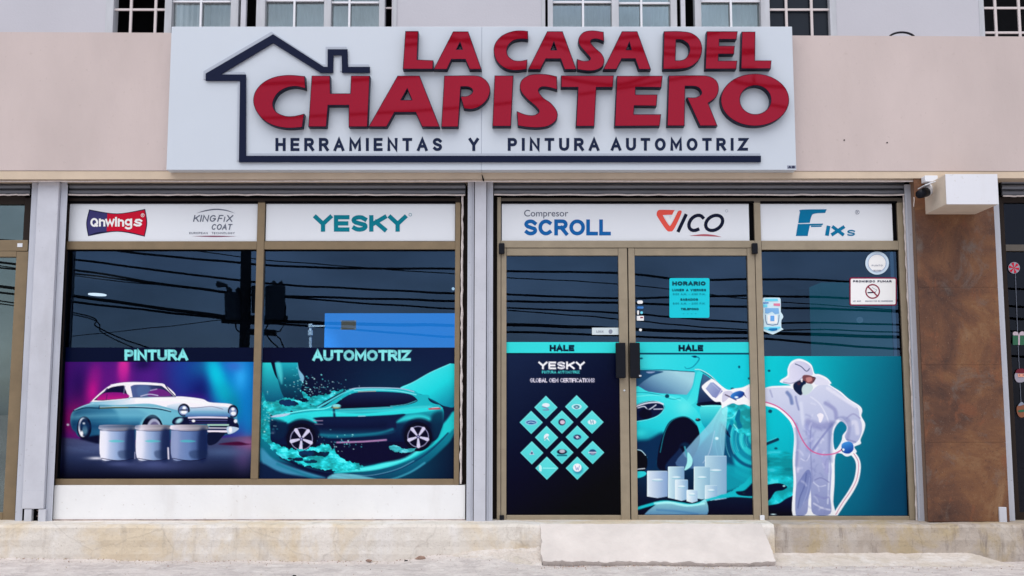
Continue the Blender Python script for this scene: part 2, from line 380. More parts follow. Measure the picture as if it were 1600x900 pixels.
def poster_classic():
    a = Art(98, 397, 543, 749)
    # backdrop of coloured light
    a.base((58, 22, 112))
    a.glow(100, 575, 60, 30, (70, 18, 110), .6).glow(125, 612, 16, 40, (30, 12, 80), .9).glow(145, 612, 12, 34, (175, 18, 130), .95, rot=8).glow(150, 585, 10, 16, (120, 22, 125), .6)
    a.glow(193, 574, 9, 22, (220, 50, 150), 1., rot=3, p=1.6).glow(193, 590, 14, 30, (160, 25, 140), .7).glow(170, 600, 14, 40, (95, 18, 120), .6).glow(118, 650, 20, 30, (110, 14, 95), .9).glow(112, 660, 24, 22, (128, 16, 80), .6)
    a.glow(225, 570, 14, 10, (22, 14, 70), .9).glow(240, 590, 26, 16, (78, 26, 130), .8).glow(262, 600, 20, 30, (60, 18, 100), .8)
    a.glow(300, 580, 45, 60, (24, 55, 140), .95, p=1.5).glow(318, 575, 22, 18, (14, 95, 150), .7).glow(318, 612, 26, 24, (14, 22, 95), .9).glow(305, 625, 22, 10, (62, 20, 120), .8)
    a.glow(375, 600, 45, 80, (10, 110, 190), 1., p=2.2).glow(338, 585, 14, 34, (10, 185, 215), .95, rot=-18, p=1.3).glow(352, 615, 18, 20, (10, 160, 180), .7, rot=-20)
    a.glow(376, 588, 12, 24, (40, 155, 228), .95).glow(365, 572, 14, 9, (50, 100, 190), .8).glow(390, 660, 12, 40, (12, 115, 185), .8).glow(365, 640, 12, 24, (8, 120, 140), .7)
    # wet floor
    a.fill([(90, 683), (170, 690), (300, 690), (345, 684), (400, 681), (400, 755), (90, 755)], lg((0, 683), (62, 66, 105), (0, 748), (5, 9, 30), (34, 46, 84)), soft=5, smooth=False)
    a.glow(390, 694, 20, 12, (165, 95, 145), .8).glow(380, 710, 14, 25, (90, 62, 115), .6).glow(150, 700, 50, 9, (84, 104, 150), .6).glow(350, 706, 40, 8, (72, 96, 140), .6).glow(245, 728, 60, 10, (70, 80, 130), .6)
    for k in range(9): a.line([(95 + 9 * k, 694 + k * 2.1), (150 + 8 * k, 694.5 + k * 2.1)], 1, (40, 44, 84), a=.35, soft=2)
    a.fill([(370, 690), (385, 693), (392, 694), (372, 696), (342, 694)], (60, 12, 50), soft=3)
    a.zoom(0, 520, 3)
    # body
    a.fill([(335, 440), (330, 410), (338, 375), (370, 350), (430, 325), (478, 277), (520, 246), (570, 234), (640, 231), (740, 236), (776, 246), (822, 298), (880, 301), (950, 311), (985, 326), (1075, 333), (1105, 348), (1112, 400), (1120, 440), (1080, 475), (900, 500), (430, 500), (350, 460)],
           lg((0, 300), (140, 196, 216), (0, 490), (20, 62, 104), (66, 138, 172)))
    a.fill([(335, 445), (334, 405), (345, 372), (380, 352), (430, 345), (520, 348), (560, 420), (470, 500), (360, 470)], lg((340, 0), (10, 52, 92), (600, 0), (46, 120, 158)), soft=26, a=.7)
    a.fill([(640, 345), (840, 372), (835, 400), (810, 430), (760, 430), (735, 395), (700, 385)], (104, 176, 200), soft=22, a=.8)
    # white upper bodywork
    a.fill([(420, 326, 1), (470, 322), (600, 312), (612, 303), (700, 305), (822, 298), (880, 301), (950, 311), (985, 326), (1075, 333), (1105, 348, 1), (1070, 352), (1040, 352), (985, 345), (900, 350), (850, 340), (800, 352), (700, 332), (560, 338), (450, 335, 1)], lg((430, 0), (110, 175, 205), (640, 0), (226, 224, 236)), soft=4)
    a.fill([(780, 345), (850, 330), (900, 352), (985, 343), (1080, 352), (1075, 372), (960, 372), (890, 384), (860, 372)], lg((0, 335), (205, 215, 232), (0, 385), (96, 150, 188)), soft=6)
    a.line([(895, 352), (940, 350), (985, 345), (1020, 351), (1045, 358)], 2.4, (100, 70, 110), a=.7)
    # greenhouse
    a.fill([(432, 318), (478, 275), (520, 246), (572, 234), (640, 231), (740, 236), (776, 246), (822, 298), (700, 303), (612, 302), (590, 312), (440, 324)], (224, 220, 232))
    a.fill([(440, 316, 1), (480, 282), (520, 256), (580, 246, 1), (604, 306, 1), (480, 318, 1)], lg((0, 255), (14, 18, 56), (0, 270), (12, 16, 52)))
    a.fill([(452, 312), (490, 282), (582, 282), (600, 304), (486, 315)], lg((0, 278), (120, 20, 120), (0, 310), (168, 22, 122)), soft=6)
    a.line([(492, 276), (502, 262)], 6, (40, 44, 90)); a.line([(502, 290), (498, 314)], 4, (70, 20, 90), a=.7); a.line([(585, 250), (580, 285)], 4, (110, 115, 150))
    a.fill([(612, 252, 1), (640, 243), (740, 247), (768, 256), (815, 298, 1), (700, 300), (622, 303, 1)], lg((620, 0), (70, 88, 140), (815, 0), (16, 20, 62)))
    a.fill([(640, 262), (660, 246), (700, 250), (700, 295), (650, 298)], (74, 100, 150), soft=18, a=.8).fill([(700, 276), (735, 262), (775, 270), (800, 296), (700, 298)], (96, 36, 120), soft=6)
    a.line([(660, 297), (700, 288), (740, 294)], 5, (170, 170, 205)).line([(705, 270), (735, 264)], 5, (160, 160, 200), a=.8)
    a.line([(776, 246), (795, 272), (822, 299)], 4, (20, 22, 60)).line([(432, 320), (478, 277), (520, 248), (572, 236)], 3, (235, 228, 238), a=.8)
    a.line([(610, 304), (700, 301), (820, 300)], 3, (60, 70, 110), a=.7)
    # trim
    a.line([(345, 366), (400, 352), (465, 353), (560, 351), (640, 350), (735, 356), (800, 369)], 6, (14, 56, 84)).line([(468, 348), (600, 345), (735, 351), (800, 366)], 2.6, (190, 215, 230), a=.8)
    a.line([(470, 353), (560, 350), (600, 351)], 5, (95, 96, 50), a=.8).line([(466, 342), (464, 358)], 3, (14, 40, 80))
    a.line([(350, 362), (400, 340), (440, 330)], 4, (150, 200, 222), a=.8)
    # wheels
    a.ell(395, 445, 34, 54, (8, 14, 44)).ell(389, 443, 22, 45, (200, 205, 225)).ell(397, 443, 22, 42, (16, 34, 70)).ell(398, 455, 12, 22, (70, 110, 140), soft=8).ell(393, 425, 6, 5, (235, 240, 250), soft=5).ell(383, 472, 7, 12, (225, 225, 238), soft=6)
    a.ell(712, 452, 58, 70, (106, 170, 195), soft=10).ell(714, 462, 52, 78, (6, 12, 38)).ell(722, 462, 36, 60, (150, 155, 185)).ell(724, 468, 28, 52, (92, 88, 128)).ell(722, 470, 14, 30, (20, 26, 60))
    # headlamps, grille and bumper
    a.ell(862, 362, 28, 30, (10, 16, 44)).ell(860, 364, 22, 23, (90, 110, 160)).ell(864, 352, 9, 8, (222, 228, 245), soft=6).ell(862, 372, 16, 9, (225, 232, 245), soft=6).ell(862, 362, 20, 3, (16, 20, 50))
    a.ell(1092, 368, 24, 30, (10, 16, 44)).ell(1092, 370, 18, 22, (100, 120, 165)).ell(1092, 358, 8, 7, (230, 234, 248), soft=5).ell(1094, 378, 12, 9, (225, 232, 245), soft=5)
    a.fill([(885, 372), (960, 366), (1060, 372), (1066, 394), (884, 396)], lg((0, 370), (112, 165, 196), (0, 395), (60, 96, 160)), soft=4)
    a.fill([(820, 398), (884, 394), (1070, 394), (1110, 420), (1118, 445), (1080, 470), (975, 470), (975, 430), (820, 432)], (12, 18, 52))
    a.line([(884, 398), (960, 396), (1064, 398)], 8, (200, 195, 220)).line([(888, 410), (1064, 411)], 5, (70, 70, 120)).line([(890, 422), (1062, 424)], 5, (40, 40, 96))
    a.ell(907, 413, 8, 6, (240, 240, 250)).ell(840, 412, 18, 10, (150, 200, 215), soft=8, rot=-30).ell(1104, 414, 8, 9, (215, 220, 235), soft=5)
    a.line([(975, 432), (1070, 432)], 8, (150, 190, 180)).line([(978, 446), (1064, 447)], 5, (200, 200, 222)).line([(976, 461), (1062, 462)], 10, (222, 214, 232)).line([(976, 454), (1066, 454)], 4, (30, 40, 84))
    a.fill([(1066, 440), (1118, 446), (1106, 462), (1080, 474), (1066, 470)], (170, 190, 215)).ell(1080, 455, 8, 13, (238, 238, 248), soft=6)
    a.fill([(975, 470), (1050, 470), (1040, 490), (1010, 520), (975, 524)], (12, 20, 50)).ell(318, 431, 6, 5, (190, 190, 215), soft=5)
    a.fill([(380, 495), (475, 480), (475, 520), (400, 505)], (8, 14, 44), soft=14)
    # tins
    a.glow(452, 588, 40, 7, (235, 235, 250), .8)
    for (x0, x1, lite) in ((466, 634, 1.), (636, 798, .98), (800, 974, .72)):
        c0, c1, cm = (224 * lite, 224 * lite, 242 * lite), (22, 40, 88), (132 * lite, 156 * lite, 200 * lite)
        if lite < .8: c0, cm, c1 = (128, 142, 186), (92, 118, 170), (18, 36, 84)
        a.fill([(x0 + 3, 455, 1), (x1 - 3, 455, 1), (x1 - 8, 585), (x1 - 60, 596), (x0 + 70, 597), (x0 + 6, 586)], lg((x0, 0), c0, (x1, 0), c1, cm))
        a.fill([(x0, 434, 1), (x0 + 40, 431), (x1 - 40, 431), (x1, 434, 1), (x1, 452), (x1 - 50, 460), (x0 + 60, 459), (x0, 452)], lg((x0, 0), (214, 208, 226), (x1, 0), (96, 100, 112), (150, 146, 162)))
        a.line([(x0 + 2, 446), (x0 + 60, 447), (x1 - 3, 446)], 2.2, (232, 226, 238), a=.5).line([(x0 + 4, 456), (x0 + 80, 461), (x1 - 4, 456)], 3, (24, 26, 60), a=.7)
        a.fill([(x0 + 8, 465), (x0 + 40, 465), (x0 + 34, 585), (x0 + 10, 582)], (228 * lite, 228 * lite, 244 * lite) if lite > .8 else (140, 152, 192), soft=30, a=.6).fill([(x1 - 40, 462), (x1 - 6, 458), (x1 - 8, 590), (x1 - 44, 592)], (14, 26, 66), soft=26, a=.75)
        xm = x0 + 44; a.fill([(xm, 507), (xm + 30, 502), (xm + 72, 507), (xm + 60, 512), (xm + 20, 513)], (60, 190, 190), soft=7, a=.6)
        a.fill([(x0 + 90, 555), (x1 - 8, 552), (x1 - 10, 585), (x0 + 100, 588)], (20, 34, 66), soft=12, a=.4)
        a.line([(x0 + 10, 588), (x0 + 70, 598), (x1 - 50, 598), (x1 - 10, 588)], 3, (10, 10, 40), a=.8)
    a.line([(788, 540), (790, 590)], 7, (230, 225, 245), soft=5, a=.9).line([(632, 560), (632, 590)], 4, (200, 200, 230), a=.6)
    a.glow(560, 615, 60, 12, (80, 92, 146), .5).glow(720, 615, 50, 12, (70, 82, 136), .5)
    a.line([(345, 395), (470, 388), (640, 386), (740, 392)], 16, (120, 186, 210), soft=22, a=.45).line([(350, 430), (480, 440), (640, 436)], 22, (10, 44, 88), soft=26, a=.55).line([(520, 244), (600, 239), (740, 243)], 4, (250, 248, 255), soft=5, a=.8).line([(640, 318), (760, 312), (900, 322), (980, 334)], 8, (244, 242, 250), soft=12, a=.7)
    a.zoom(0, 0, 1)
    a.fill([(90, 540), (400, 540), (400, 565.5), (90, 565.5)], NAVY, smooth=False)
    a.text('PINTURA', 195, 293.5, 563.2, 546.2, 4.3, (122, 216, 222), gap=.1)
    a.glow(98, 640, 5, 200, (5, 5, 20), .7)
    return a
def wheel(a, cx, cy, R, ang):
    a.ell(cx, cy, R * 1.32, R * 1.38, (8, 10, 34)).ell(cx, cy, R, R, (150, 150, 190)).ell(cx, cy, R * .93, R * .93, (8, 8, 36))
    for k in range(5):
        t = math.radians(ang + 72 * k); u, v = math.cos(t), math.sin(t)
        a.line([(cx + u * R * .12, cy + v * R * .12), (cx + u * R * .9, cy + v * R * .9)], R * .14, (196, 194, 226), smooth=False, w2=R * .34)
    a.ell(cx, cy, R * .15, R * .15, (40, 40, 90)); a.ell(cx, cy, R * .08, R * .08, (150, 150, 190))
def mottle(c, sc=.05, seed=1, lo=.55, hi=1.22, st=(1., 1.)):
    c = np.asarray(c, float)
    def f(X, Y):
        n = fbm(X * sc * st[0] + 7, Y * sc * st[1] + 3, seed, 5); t = np.clip((n - .3) / .4, 0, 1)[:, None]
        k = lo + (hi - lo) * t; r = c * k; r[:, 0] += 40 * np.clip(t[:, 0] - .75, 0, 1) * 4 * (c[1] > 120); return r
    return f
def splash(a, pts, c=(32, 205, 216), rough=9, rs=.09, seed=5, soft=3): a.fill(pts, mottle(c, .045, seed + 20, .68, 1.14, (.7, 1.3)), soft=soft, rough=rough, rs=rs, seed=seed)
def poster_suv():
    a = Art(408, 713, 543, 749)
    a.base(lg((408, 560), (8, 14, 42), (710, 640), (16, 30, 66)))
    a.glow(610, 600, 70, 40, (12, 42, 72), .7)
    a.zoom(380, 520, 3)
    # curtains of paint, upper left and right
    a.fill([(85, 140, 1), (130, 140, 1), (150, 200), (175, 240), (190, 300), (170, 340), (85, 345, 1)], lg((0, 140), (40, 196, 205), (0, 345), (8, 66, 104)))
    a.fill([(148, 140, 1), (256, 140, 1), (262, 175), (283, 205), (280, 235), (270, 270), (285, 300), (230, 320), (190, 300), (165, 230)], lg((0, 140), (28, 160, 180), (0, 320), (10, 30, 60), (10, 78, 104)))
    a.fill([(152, 142), (175, 142), (185, 200), (180, 240), (160, 190)], (80, 205, 215), soft=16, a=.7).fill([(254, 145), (262, 172), (285, 205), (278, 232), (262, 200)], (130, 180, 214), soft=6, a=.85)
    a.fill([(735, 262), (800, 230), (880, 185), (970, 144, 1), (1000, 146, 1), (1000, 330), (950, 345), (900, 320), (840, 290)], lg((850, 180), (58, 210, 220), (960, 340), (16, 130, 160), (28, 200, 212)))
    a.line([(735, 262), (800, 230), (880, 185), (970, 146)], 4, (120, 225, 235), a=.8)
    # rim of paint around the car, bottom
    a.fill([(85, 300), (110, 330), (130, 400), (140, 470), (200, 560), (300, 625), (450, 660), (620, 640), (800, 580), (900, 500), (1000, 410), (1000, 700), (85, 700)], lg((0, 400), (14, 140, 160), (0, 690), (12, 66, 100)), soft=10)
    a.fill([(85, 600), (200, 610), (330, 650), (500, 680), (540, 700), (85, 700)], (12, 24, 60), soft=16, a=.9)
    a.fill([(85, 540), (140, 590), (230, 630), (330, 660), (380, 682), (200, 660), (110, 620), (85, 600)], (60, 140, 180), soft=16, a=.9)
    a.line([(180, 580), (300, 640), (420, 665), (500, 672)], 18, (8, 16, 50), soft=14).line([(160, 615), (260, 655), (360, 690)], 12, (24, 110, 140), soft=10, a=.8)
    a.fill([(560, 700), (640, 690), (760, 665), (860, 610), (960, 520), (1000, 480), (1000, 700)], lg((700, 640), (8, 70, 100), (980, 690), (8, 22, 50)), soft=14)
    a.line([(430, 655), (520, 645), (640, 625), (760, 585), (860, 525), (960, 440), (1000, 395)], 9, (30, 190, 200), soft=10, w2=60)
    a.line([(450, 640), (560, 640), (660, 622), (760, 585), (850, 530)], 14, (74, 222, 228), soft=10, w2=26)
    a.line([(470, 668), (580, 672), (700, 650), (800, 605), (880, 550), (960, 470)], 6, (10, 50, 90), soft=6).line([(500, 665), (600, 668), (720, 640), (800, 600)], 3, (110, 170, 200), soft=5, a=.8)
    a.line([(420, 670), (560, 695), (680, 690), (780, 655), (850, 610)], 8, (56, 150, 180), soft=8, a=.9).fill([(430, 660), (520, 665), (640, 690), (560, 700), (400, 690)], (120, 205, 225), soft=10, a=.8)
    # dark water under the car
    a.fill([(150, 470), (300, 480), (470, 470), (640, 500), (760, 500), (860, 500), (760, 585), (620, 610), (500, 612), (380, 560), (220, 560)], (12, 14, 46), soft=16)
    # splashes
    splash(a, [(95, 330), (150, 322), (200, 310), (250, 318), (320, 330), (370, 345), (340, 365), (240, 368), (160, 385), (110, 370)], (36, 196, 208), 16, .05)
    splash(a, [(265, 265), (290, 285), (330, 300), (380, 290), (450, 268), (480, 268), (440, 290), (400, 320), (340, 345), (300, 320)], (34, 186, 200), 12, .07, 9)
    splash(a, [(170, 320), (220, 312), (260, 335), (225, 345), (180, 338)], (14, 40, 78), 8, .08, 4)
    splash(a, [(85, 400), (120, 420), (130, 480), (180, 530), (240, 560), (330, 600), (300, 610), (200, 590), (110, 520), (85, 470)], (28, 182, 198), 14, .06, 6)
    # car body
    a.fill([(130, 400), (150, 388), (210, 376), (270, 362), (345, 350), (400, 318), (450, 286), (510, 262), (600, 256), (700, 258), (790, 268), (830, 288), (868, 292), (880, 310), (918, 335), (938, 360), (940, 400), (930, 450), (890, 510), (760, 510), (430, 515), (340, 520), (150, 520), (128, 460)], lg((0, 360), (26, 168, 184), (0, 500), (10, 22, 58), (12, 42, 78)))
    a.fill([(130, 402), (215, 385), (300, 372), (400, 365), (440, 372), (560, 378), (700, 365), (800, 355), (930, 350), (900, 362), (790, 378), (690, 384), (560, 392), (420, 398), (330, 410), (250, 412), (180, 420)], (40, 205, 214), soft=8)
    a.line([(150, 388), (215, 376), (300, 362), (380, 356), (420, 340)], 5, (110, 232, 238)).fill([(130, 396), (150, 386), (220, 378), (190, 392)], (170, 190, 220), soft=4)
    a.fill([(330, 398), (560, 392), (690, 386), (760, 382), (720, 420), (700, 470), (520, 490), (380, 490), (350, 440)], lg((0, 390), (12, 26, 62), (0, 492), (14, 80, 112), (16, 24, 62)), soft=8)
    a.line([(350, 478), (460, 482), (620, 472), (700, 452)], 10, (22, 110, 136), soft=10).fill([(720, 420), (760, 390), (830, 382), (880, 400), (860, 420), (790, 408)], (40, 195, 205), soft=18, a=.9)
    a.fill([(205, 425), (225, 395), (290, 385), (335, 405), (345, 425), (320, 418), (270, 410)], (38, 195, 206), soft=12)
    a.line([(440, 514), (560, 510), (670, 502)], 8, (160, 120, 170), soft=5).line([(150, 420), (135, 440)], 14, (10, 14, 46), soft=8)
    a.fill([(380, 345), (420, 318), (480, 280), (470, 275), (400, 310), (345, 348)], (10, 16, 48)).line([(350, 350), (400, 322), (470, 283), (520, 265)], 9, (80, 208, 222), soft=6, w2=6)
    a.line([(500, 266), (540, 259), (640, 258), (740, 262), (800, 276)], 5, (150, 175, 205)).line([(520, 272), (600, 267), (720, 272), (810, 290)], 5, (110, 215, 228)).line([(540, 277), (620, 274)], 5, (190, 160, 150), a=.8)
    a.fill([(410, 352, 1), (430, 335), (470, 305), (520, 282), (600, 276), (700, 278), (780, 288), (815, 312), (806, 326), (740, 342), (600, 350), (450, 356, 1)], lg((0, 278), (20, 34, 74), (0, 352), (10, 8, 36)))
    a.line([(690, 344), (760, 336), (812, 318)], 3, (90, 220, 230), a=.8).line([(450, 360), (560, 356), (700, 350)], 3, (140, 130, 150), a=.7)
    a.ell(437, 346, 22, 13, (12, 40, 66)).ell(437, 342, 20, 8, (120, 205, 215)).ell(436, 351, 19, 4, (150, 160, 120), soft=4).line([(425, 362), (428, 395)], 10, (10, 26, 60), soft=8)
    a.fill([(868, 305), (885, 315), (918, 336), (890, 330), (872, 318)], (10, 40, 74)).line([(872, 357), (900, 356), (922, 355)], 7, (190, 40, 60), soft=5).line([(885, 352), (915, 350)], 4, (225, 190, 205), a=.8)
    a.line([(330, 412), (372, 412)], 4, (150, 130, 165)).line([(335, 428), (372, 429)], 4, (130, 130, 165)).line([(540, 391), (572, 390)], 4, (140, 190, 210)).ell(141, 452, 6, 5, (90, 200, 220)).ell(142, 466, 9, 9, (90, 110, 150), soft=6).ell(141, 469, 4, 4, (200, 215, 235))
    a.ell(275, 478, 82, 74, (10, 14, 42), soft=14, a=.9).ell(825, 472, 80, 72, (10, 16, 46), soft=14, a=.9)
    a.line([(420, 372), (560, 370), (700, 362), (800, 350), (880, 346)], 7, (90, 226, 232), soft=12, a=.6).line([(360, 440), (500, 446), (660, 436)], 30, (6, 16, 46), soft=34, a=.6).fill([(890, 380), (935, 370), (932, 440), (900, 500), (880, 430)], (6, 40, 70), soft=24, a=.8).fill([(130, 405), (200, 420), (205, 470), (160, 500), (130, 460)], (8, 30, 62), soft=18, a=.8)
    wheel(a, 273, 497, 53, 22); wheel(a, 820, 487, 50, 16)
    # splash in front
    splash(a, [(130, 520), (190, 540), (260, 548), (330, 540), (390, 520), (420, 545), (460, 590), (560, 625), (480, 650), (360, 635), (260, 610), (190, 570)], (34, 200, 212), 14, .07, 8)
    splash(a, [(210, 590), (280, 600), (260, 560), (330, 555), (400, 560), (380, 580), (300, 580)], (12, 40, 76), 8, .06, 12)
    splash(a, [(285, 598), (330, 596), (345, 606), (300, 610)], (12, 60, 92), 6, .1, 14)
    splash(a, [(680, 535), (720, 528), (760, 545), (810, 540), (780, 560), (720, 560)], (60, 180, 195), 6, .1, 2)
    r = random.Random(3)
    for k in range(230):
        q = k % 4
        if q == 0: x, y = r.gauss(440, 55), r.gauss(515, 32)
        elif q == 1: x, y = r.gauss(400, 70), r.gauss(262, 22)
        elif q == 2: x, y = r.gauss(115, 18), r.gauss(400, 60)
        else: x, y = r.gauss(290, 50), r.gauss(235, 30)
        if 560 < y or (q == 3 and x > 420): continue
        a.ell(x, y, r.uniform(1, 4.2), r.uniform(1, 3.2), (r.choice([(120, 220, 228), (60, 180, 195), (190, 235, 240)])), a=r.uniform(.35, .95), soft=3)
    a.zoom(0, 0, 1)
    a.text('AUTOMOTRIZ', 488.5, 641.5, 563.8, 546.8, 4.3, (122, 216, 222), gap=.1)
    return a
def poster_brands():
    a = Art(790, 970, 534.5, 806)
    a.base(lg((790, 550), (22, 36, 70), (940, 760), (3, 4, 22), (8, 16, 44)))
    a.fill([(780, 530), (975, 530), (975, 551.5), (780, 551.5)], (50, 205, 212), smooth=False); a.line([(780, 552.5), (975, 552.5)], 1.6, (8, 14, 40))
    a.text('HALE', 859, 897, 549, 539, 3.1, (10, 22, 50), gap=.14)
    a.text('YESKY', 841, 914, 577, 565, 2.9, (232, 230, 246), gap=.08)
    a.text('PINTURA AUTOMOTRIZ', 847, 905.5, 583.5, 579.3, 1.0, (70, 200, 200), gap=.2)
    a.text('GLOBAL OEM CERTIFICATIONS', 828.5, 929, 597.5, 591, 1.3, (226, 220, 240), gap=.14)
    DS = [(853, 636.5), (901, 635.5), (830, 660), (878, 659.5), (925, 659.5), (854, 683.5), (902, 683), (831, 707.5), (878, 707), (926, 707), (854.5, 731.5), (902, 731.5)]
    for i, (x, y) in enumerate(DS):
        a.fill([(x, y - 18), (x + 18, y), (x, y + 18), (x - 18, y)], lg((0, y - 18), (88, 208, 214), (0, y + 18), (70, 194, 202)), smooth=False)
        a.line([(x, y - 17.2), (x + 17.2, y), (x, y + 17.2), (x - 17.2, y), (x, y - 17.2)], .9, (140, 226, 232), smooth=False, a=.6)
        S, D = (214, 222, 236), (60, 70, 110)
        if i == 0: a.ell(x, y - 3.5, 6, 3.2, S).line([(x - 5, y - 1), (x + 1, y + 1), (x + 4, y + 4), (x - 4, y + 4)], 1.8, (110, 130, 170))
        elif i == 1: a.ell(x, y, 7.5, 4, S).ell(x, y, 5.5, 2.8, (70, 190, 200)).ell(x, y + .5, 3.6, 2.8, D).ell(x, y + .6, 2.2, 1.6, (150, 190, 205))
        elif i == 2: a.ell(x, y, 9.5, 4.2, (150, 190, 220)).ell(x, y, 7.6, 3, (44, 90, 150)).line([(x - 5, y + .8), (x - 1, y - .6), (x + 5, y + .5)], 1, (190, 210, 230))
        elif i == 3: a.ell(x, y, 5.6, 5.2, (50, 40, 80)).ell(x + .8, y + .2, 3.8, 3.2, (200, 180, 205))
        elif i == 4: a.ell(x, y, 6.6, 3.8, S).line([(x - 2.4, y - 2.6), (x - 1.4, y + 2.6)], 1.2, (90, 150, 170)).line([(x + 1.4, y - 2.6), (x + 2.4, y + 2.6)], 1.2, (90, 150, 170)).line([(x - 2, y), (x + 2, y)], 1.2, (90, 150, 170))
        elif i == 5: a.fill([(x - 4, y - 2), (x, y - 6), (x + 4, y - 4), (x + 2, y), (x + 5, y + 6), (x, y + 2), (x - 3, y + 5)], S).line([(x - 3, y + 3), (x + 1, y - 1)], 1.2, (100, 140, 150))
        elif i == 6: a.ell(x, y, 6, 4, (40, 50, 96)).ell(x, y, 2.2, 2, (220, 214, 232)).line([(x - 4, y - 1.5), (x + 4, y + 1.5)], 1, (150, 160, 190))
        elif i == 7: a.fill([(x, y - 4.5), (x + 4, y + 3), (x - 4, y + 3)], (170, 190, 215), smooth=False).ell(x, y + .4, 1.6, 1.6, D)
        elif i == 8: a.ell(x, y - 1, 7.8, 4, (18, 26, 54)).ell(x + .4, y - 2, 4.6, 2.8, (170, 170, 190)).line([(x - 7, y + 4.6), (x + 7, y + 4.6)], 2.2, (20, 96, 120))
        elif i == 9: a.ell(x, y - .5, 5.6, 4.6, (40, 74, 120)).line([(x - 6, y), (x + 5, y)], 2, (190, 190, 214)).ell(x, y + 2, 3.4, 1.6, (130, 140, 175))
        elif i == 10: a.fill([(x - 12, y - 5), (x - 8.5, y - 3), (x - 8.5, y + 5), (x - 12, y + 3)], (180, 230, 236)).line([(x - 6, y), (x + 14, y)], 1.4, (140, 226, 232))
        else: a.ell(x + 1, y + 2.5, 7, 6, (30, 110, 150), soft=4, a=.8).ell(x, y - .8, 6.6, 6.4, (226, 226, 240)).line([(x - 3.4, y - 3.6), (x - 1.4, y + 3), (x, y - 1), (x + 1.4, y + 3), (x + 3.4, y - 3.6)], 1.1, (130, 150, 195), smooth=False)
    return a
def poster_car_front():
    a = Art(992, 1173, 534.5, 804)
    a.base((38, 200, 216)); a.zoom(780, 520, 3)
    a.base(lg((640, 100), (60, 208, 220), (1180, 320), (14, 188, 208)))
    # lower background
    a.fill([(640, 640, 1), (760, 600), (900, 560), (1040, 420), (1080, 440), (1120, 470), (1200, 500, 1), (1200, 860, 1), (640, 860, 1)], lg((0, 500), (10, 60, 100), (0, 850), (6, 10, 34)), soft=20)
    # roof, windscreen
    a.fill([(630, 178), (760, 172), (900, 182), (935, 172), (980, 190), (1040, 250), (1060, 290), (1060, 345), (940, 350), (870, 345), (640, 320)], (40, 190, 206), soft=4)
    a.fill([(630, 180), (700, 176), (860, 180), (918, 186, 1), (905, 250), (880, 290, 1), (780, 285), (640, 268)], lg((820, 185), (150, 196, 214), (760, 300), (60, 98, 142), (110, 156, 186)))
    a.fill([(630, 180), (700, 178), (770, 182), (720, 200), (680, 225), (640, 250)], (30, 74, 116), soft=4).fill([(690, 183), (730, 182), (720, 188), (700, 190)], (130, 150, 190), soft=3)
    a.line([(630, 178), (760, 174), (860, 180), (915, 183)], 3, (16, 50, 84)).line([(918, 172), (945, 174), (990, 200), (1040, 250)], 3.4, (190, 214, 220)).line([(945, 180), (990, 206), (1048, 256)], 2.4, (10, 60, 92))
    a.fill([(955, 196), (985, 210), (1030, 250), (1045, 290), (1040, 330), (940, 345), (930, 320), (945, 240)], lg((0, 195), (60, 100, 140), (0, 340), (18, 28, 66)))
    a.fill([(928, 186), (955, 190), (940, 250), (925, 320), (870, 345), (890, 300), (912, 250)], (54, 206, 216)).line([(956, 194), (942, 250), (930, 330)], 4, (10, 70, 110))
    a.fill([(935, 328), (1060, 318), (1060, 345), (945, 345)], (6, 12, 40), soft=3)
    # bonnet and wing
    a.fill([(630, 272), (700, 276), (790, 290), (850, 298), (890, 330), (930, 370), (950, 420), (955, 480), (930, 540), (900, 500), (850, 420), (800, 440), (770, 520), (700, 600), (630, 590)], lg((760, 290), (60, 212, 222), (700, 600), (6, 60, 96), (30, 190, 206)), soft=4)
    a.glow(868, 350, 42, 40, (100, 220, 226), .7).line([(630, 280), (700, 282), (790, 300)], 4, (14, 150, 172)).line([(630, 300), (720, 292), (800, 300), (850, 318)], 4, (120, 228, 232), a=.7).ell(787, 297, 10, 9, (8, 60, 86)).line([(790, 305), (815, 312), (850, 306)], 3, (14, 140, 160), a=.7)
    a.glow(655, 470, 40, 20, (50, 205, 214), .8).fill([(630, 520), (700, 500), (770, 470), (760, 560), (720, 640), (630, 640)], (4, 40, 78), soft=26)
    a.line([(630, 545), (670, 560), (690, 585)], 6, (60, 190, 205), soft=8, a=.7)
    # door panel beside the wheel
    a.fill([(950, 345), (1060, 345), (1040, 400), (990, 470), (960, 440), (945, 400)], lg((0, 345), (76, 212, 218), (0, 440), (16, 150, 176))); a.line([(946, 343), (1056, 343)], 4, (130, 232, 236))
    # headlamp
    a.fill([(630, 340, 1), (680, 322), (730, 318), (768, 335), (775, 355), (750, 385), (700, 405), (640, 415, 1)], (12, 22, 58)); a.line([(640, 338), (690, 322), (740, 320), (770, 340), (770, 362), (745, 388), (700, 406), (642, 416)], 3.4, (110, 222, 232))
    a.line([(642, 345), (690, 330), (740, 326), (768, 334)], 7, (200, 206, 226), soft=4).line([(650, 352), (680, 345), (700, 360), (735, 338)], 5, (190, 200, 222)).line([(725, 358), (765, 357)], 5, (180, 185, 214)).ell(685, 380, 30, 24, (6, 8, 34), soft=8)
    # wheel arch and tyre
    a.fill([(750, 640), (745, 560), (770, 470), (800, 415), (850, 392), (890, 398), (925, 430), (940, 480), (935, 530), (900, 600), (860, 650)], (4, 10, 36), soft=5).line([(755, 560), (775, 470), (805, 416), (850, 394), (890, 400), (925, 432)], 4, (34, 170, 190), a=.6).ell(872, 548, 30, 34, (10, 34, 66), soft=10).ell(855, 560, 20, 30, (4, 10, 34), soft=8)
    a.ell(932, 408, 12, 7, (20, 40, 60)).ell(929, 404, 4, 3, (150, 110, 120), soft=3)
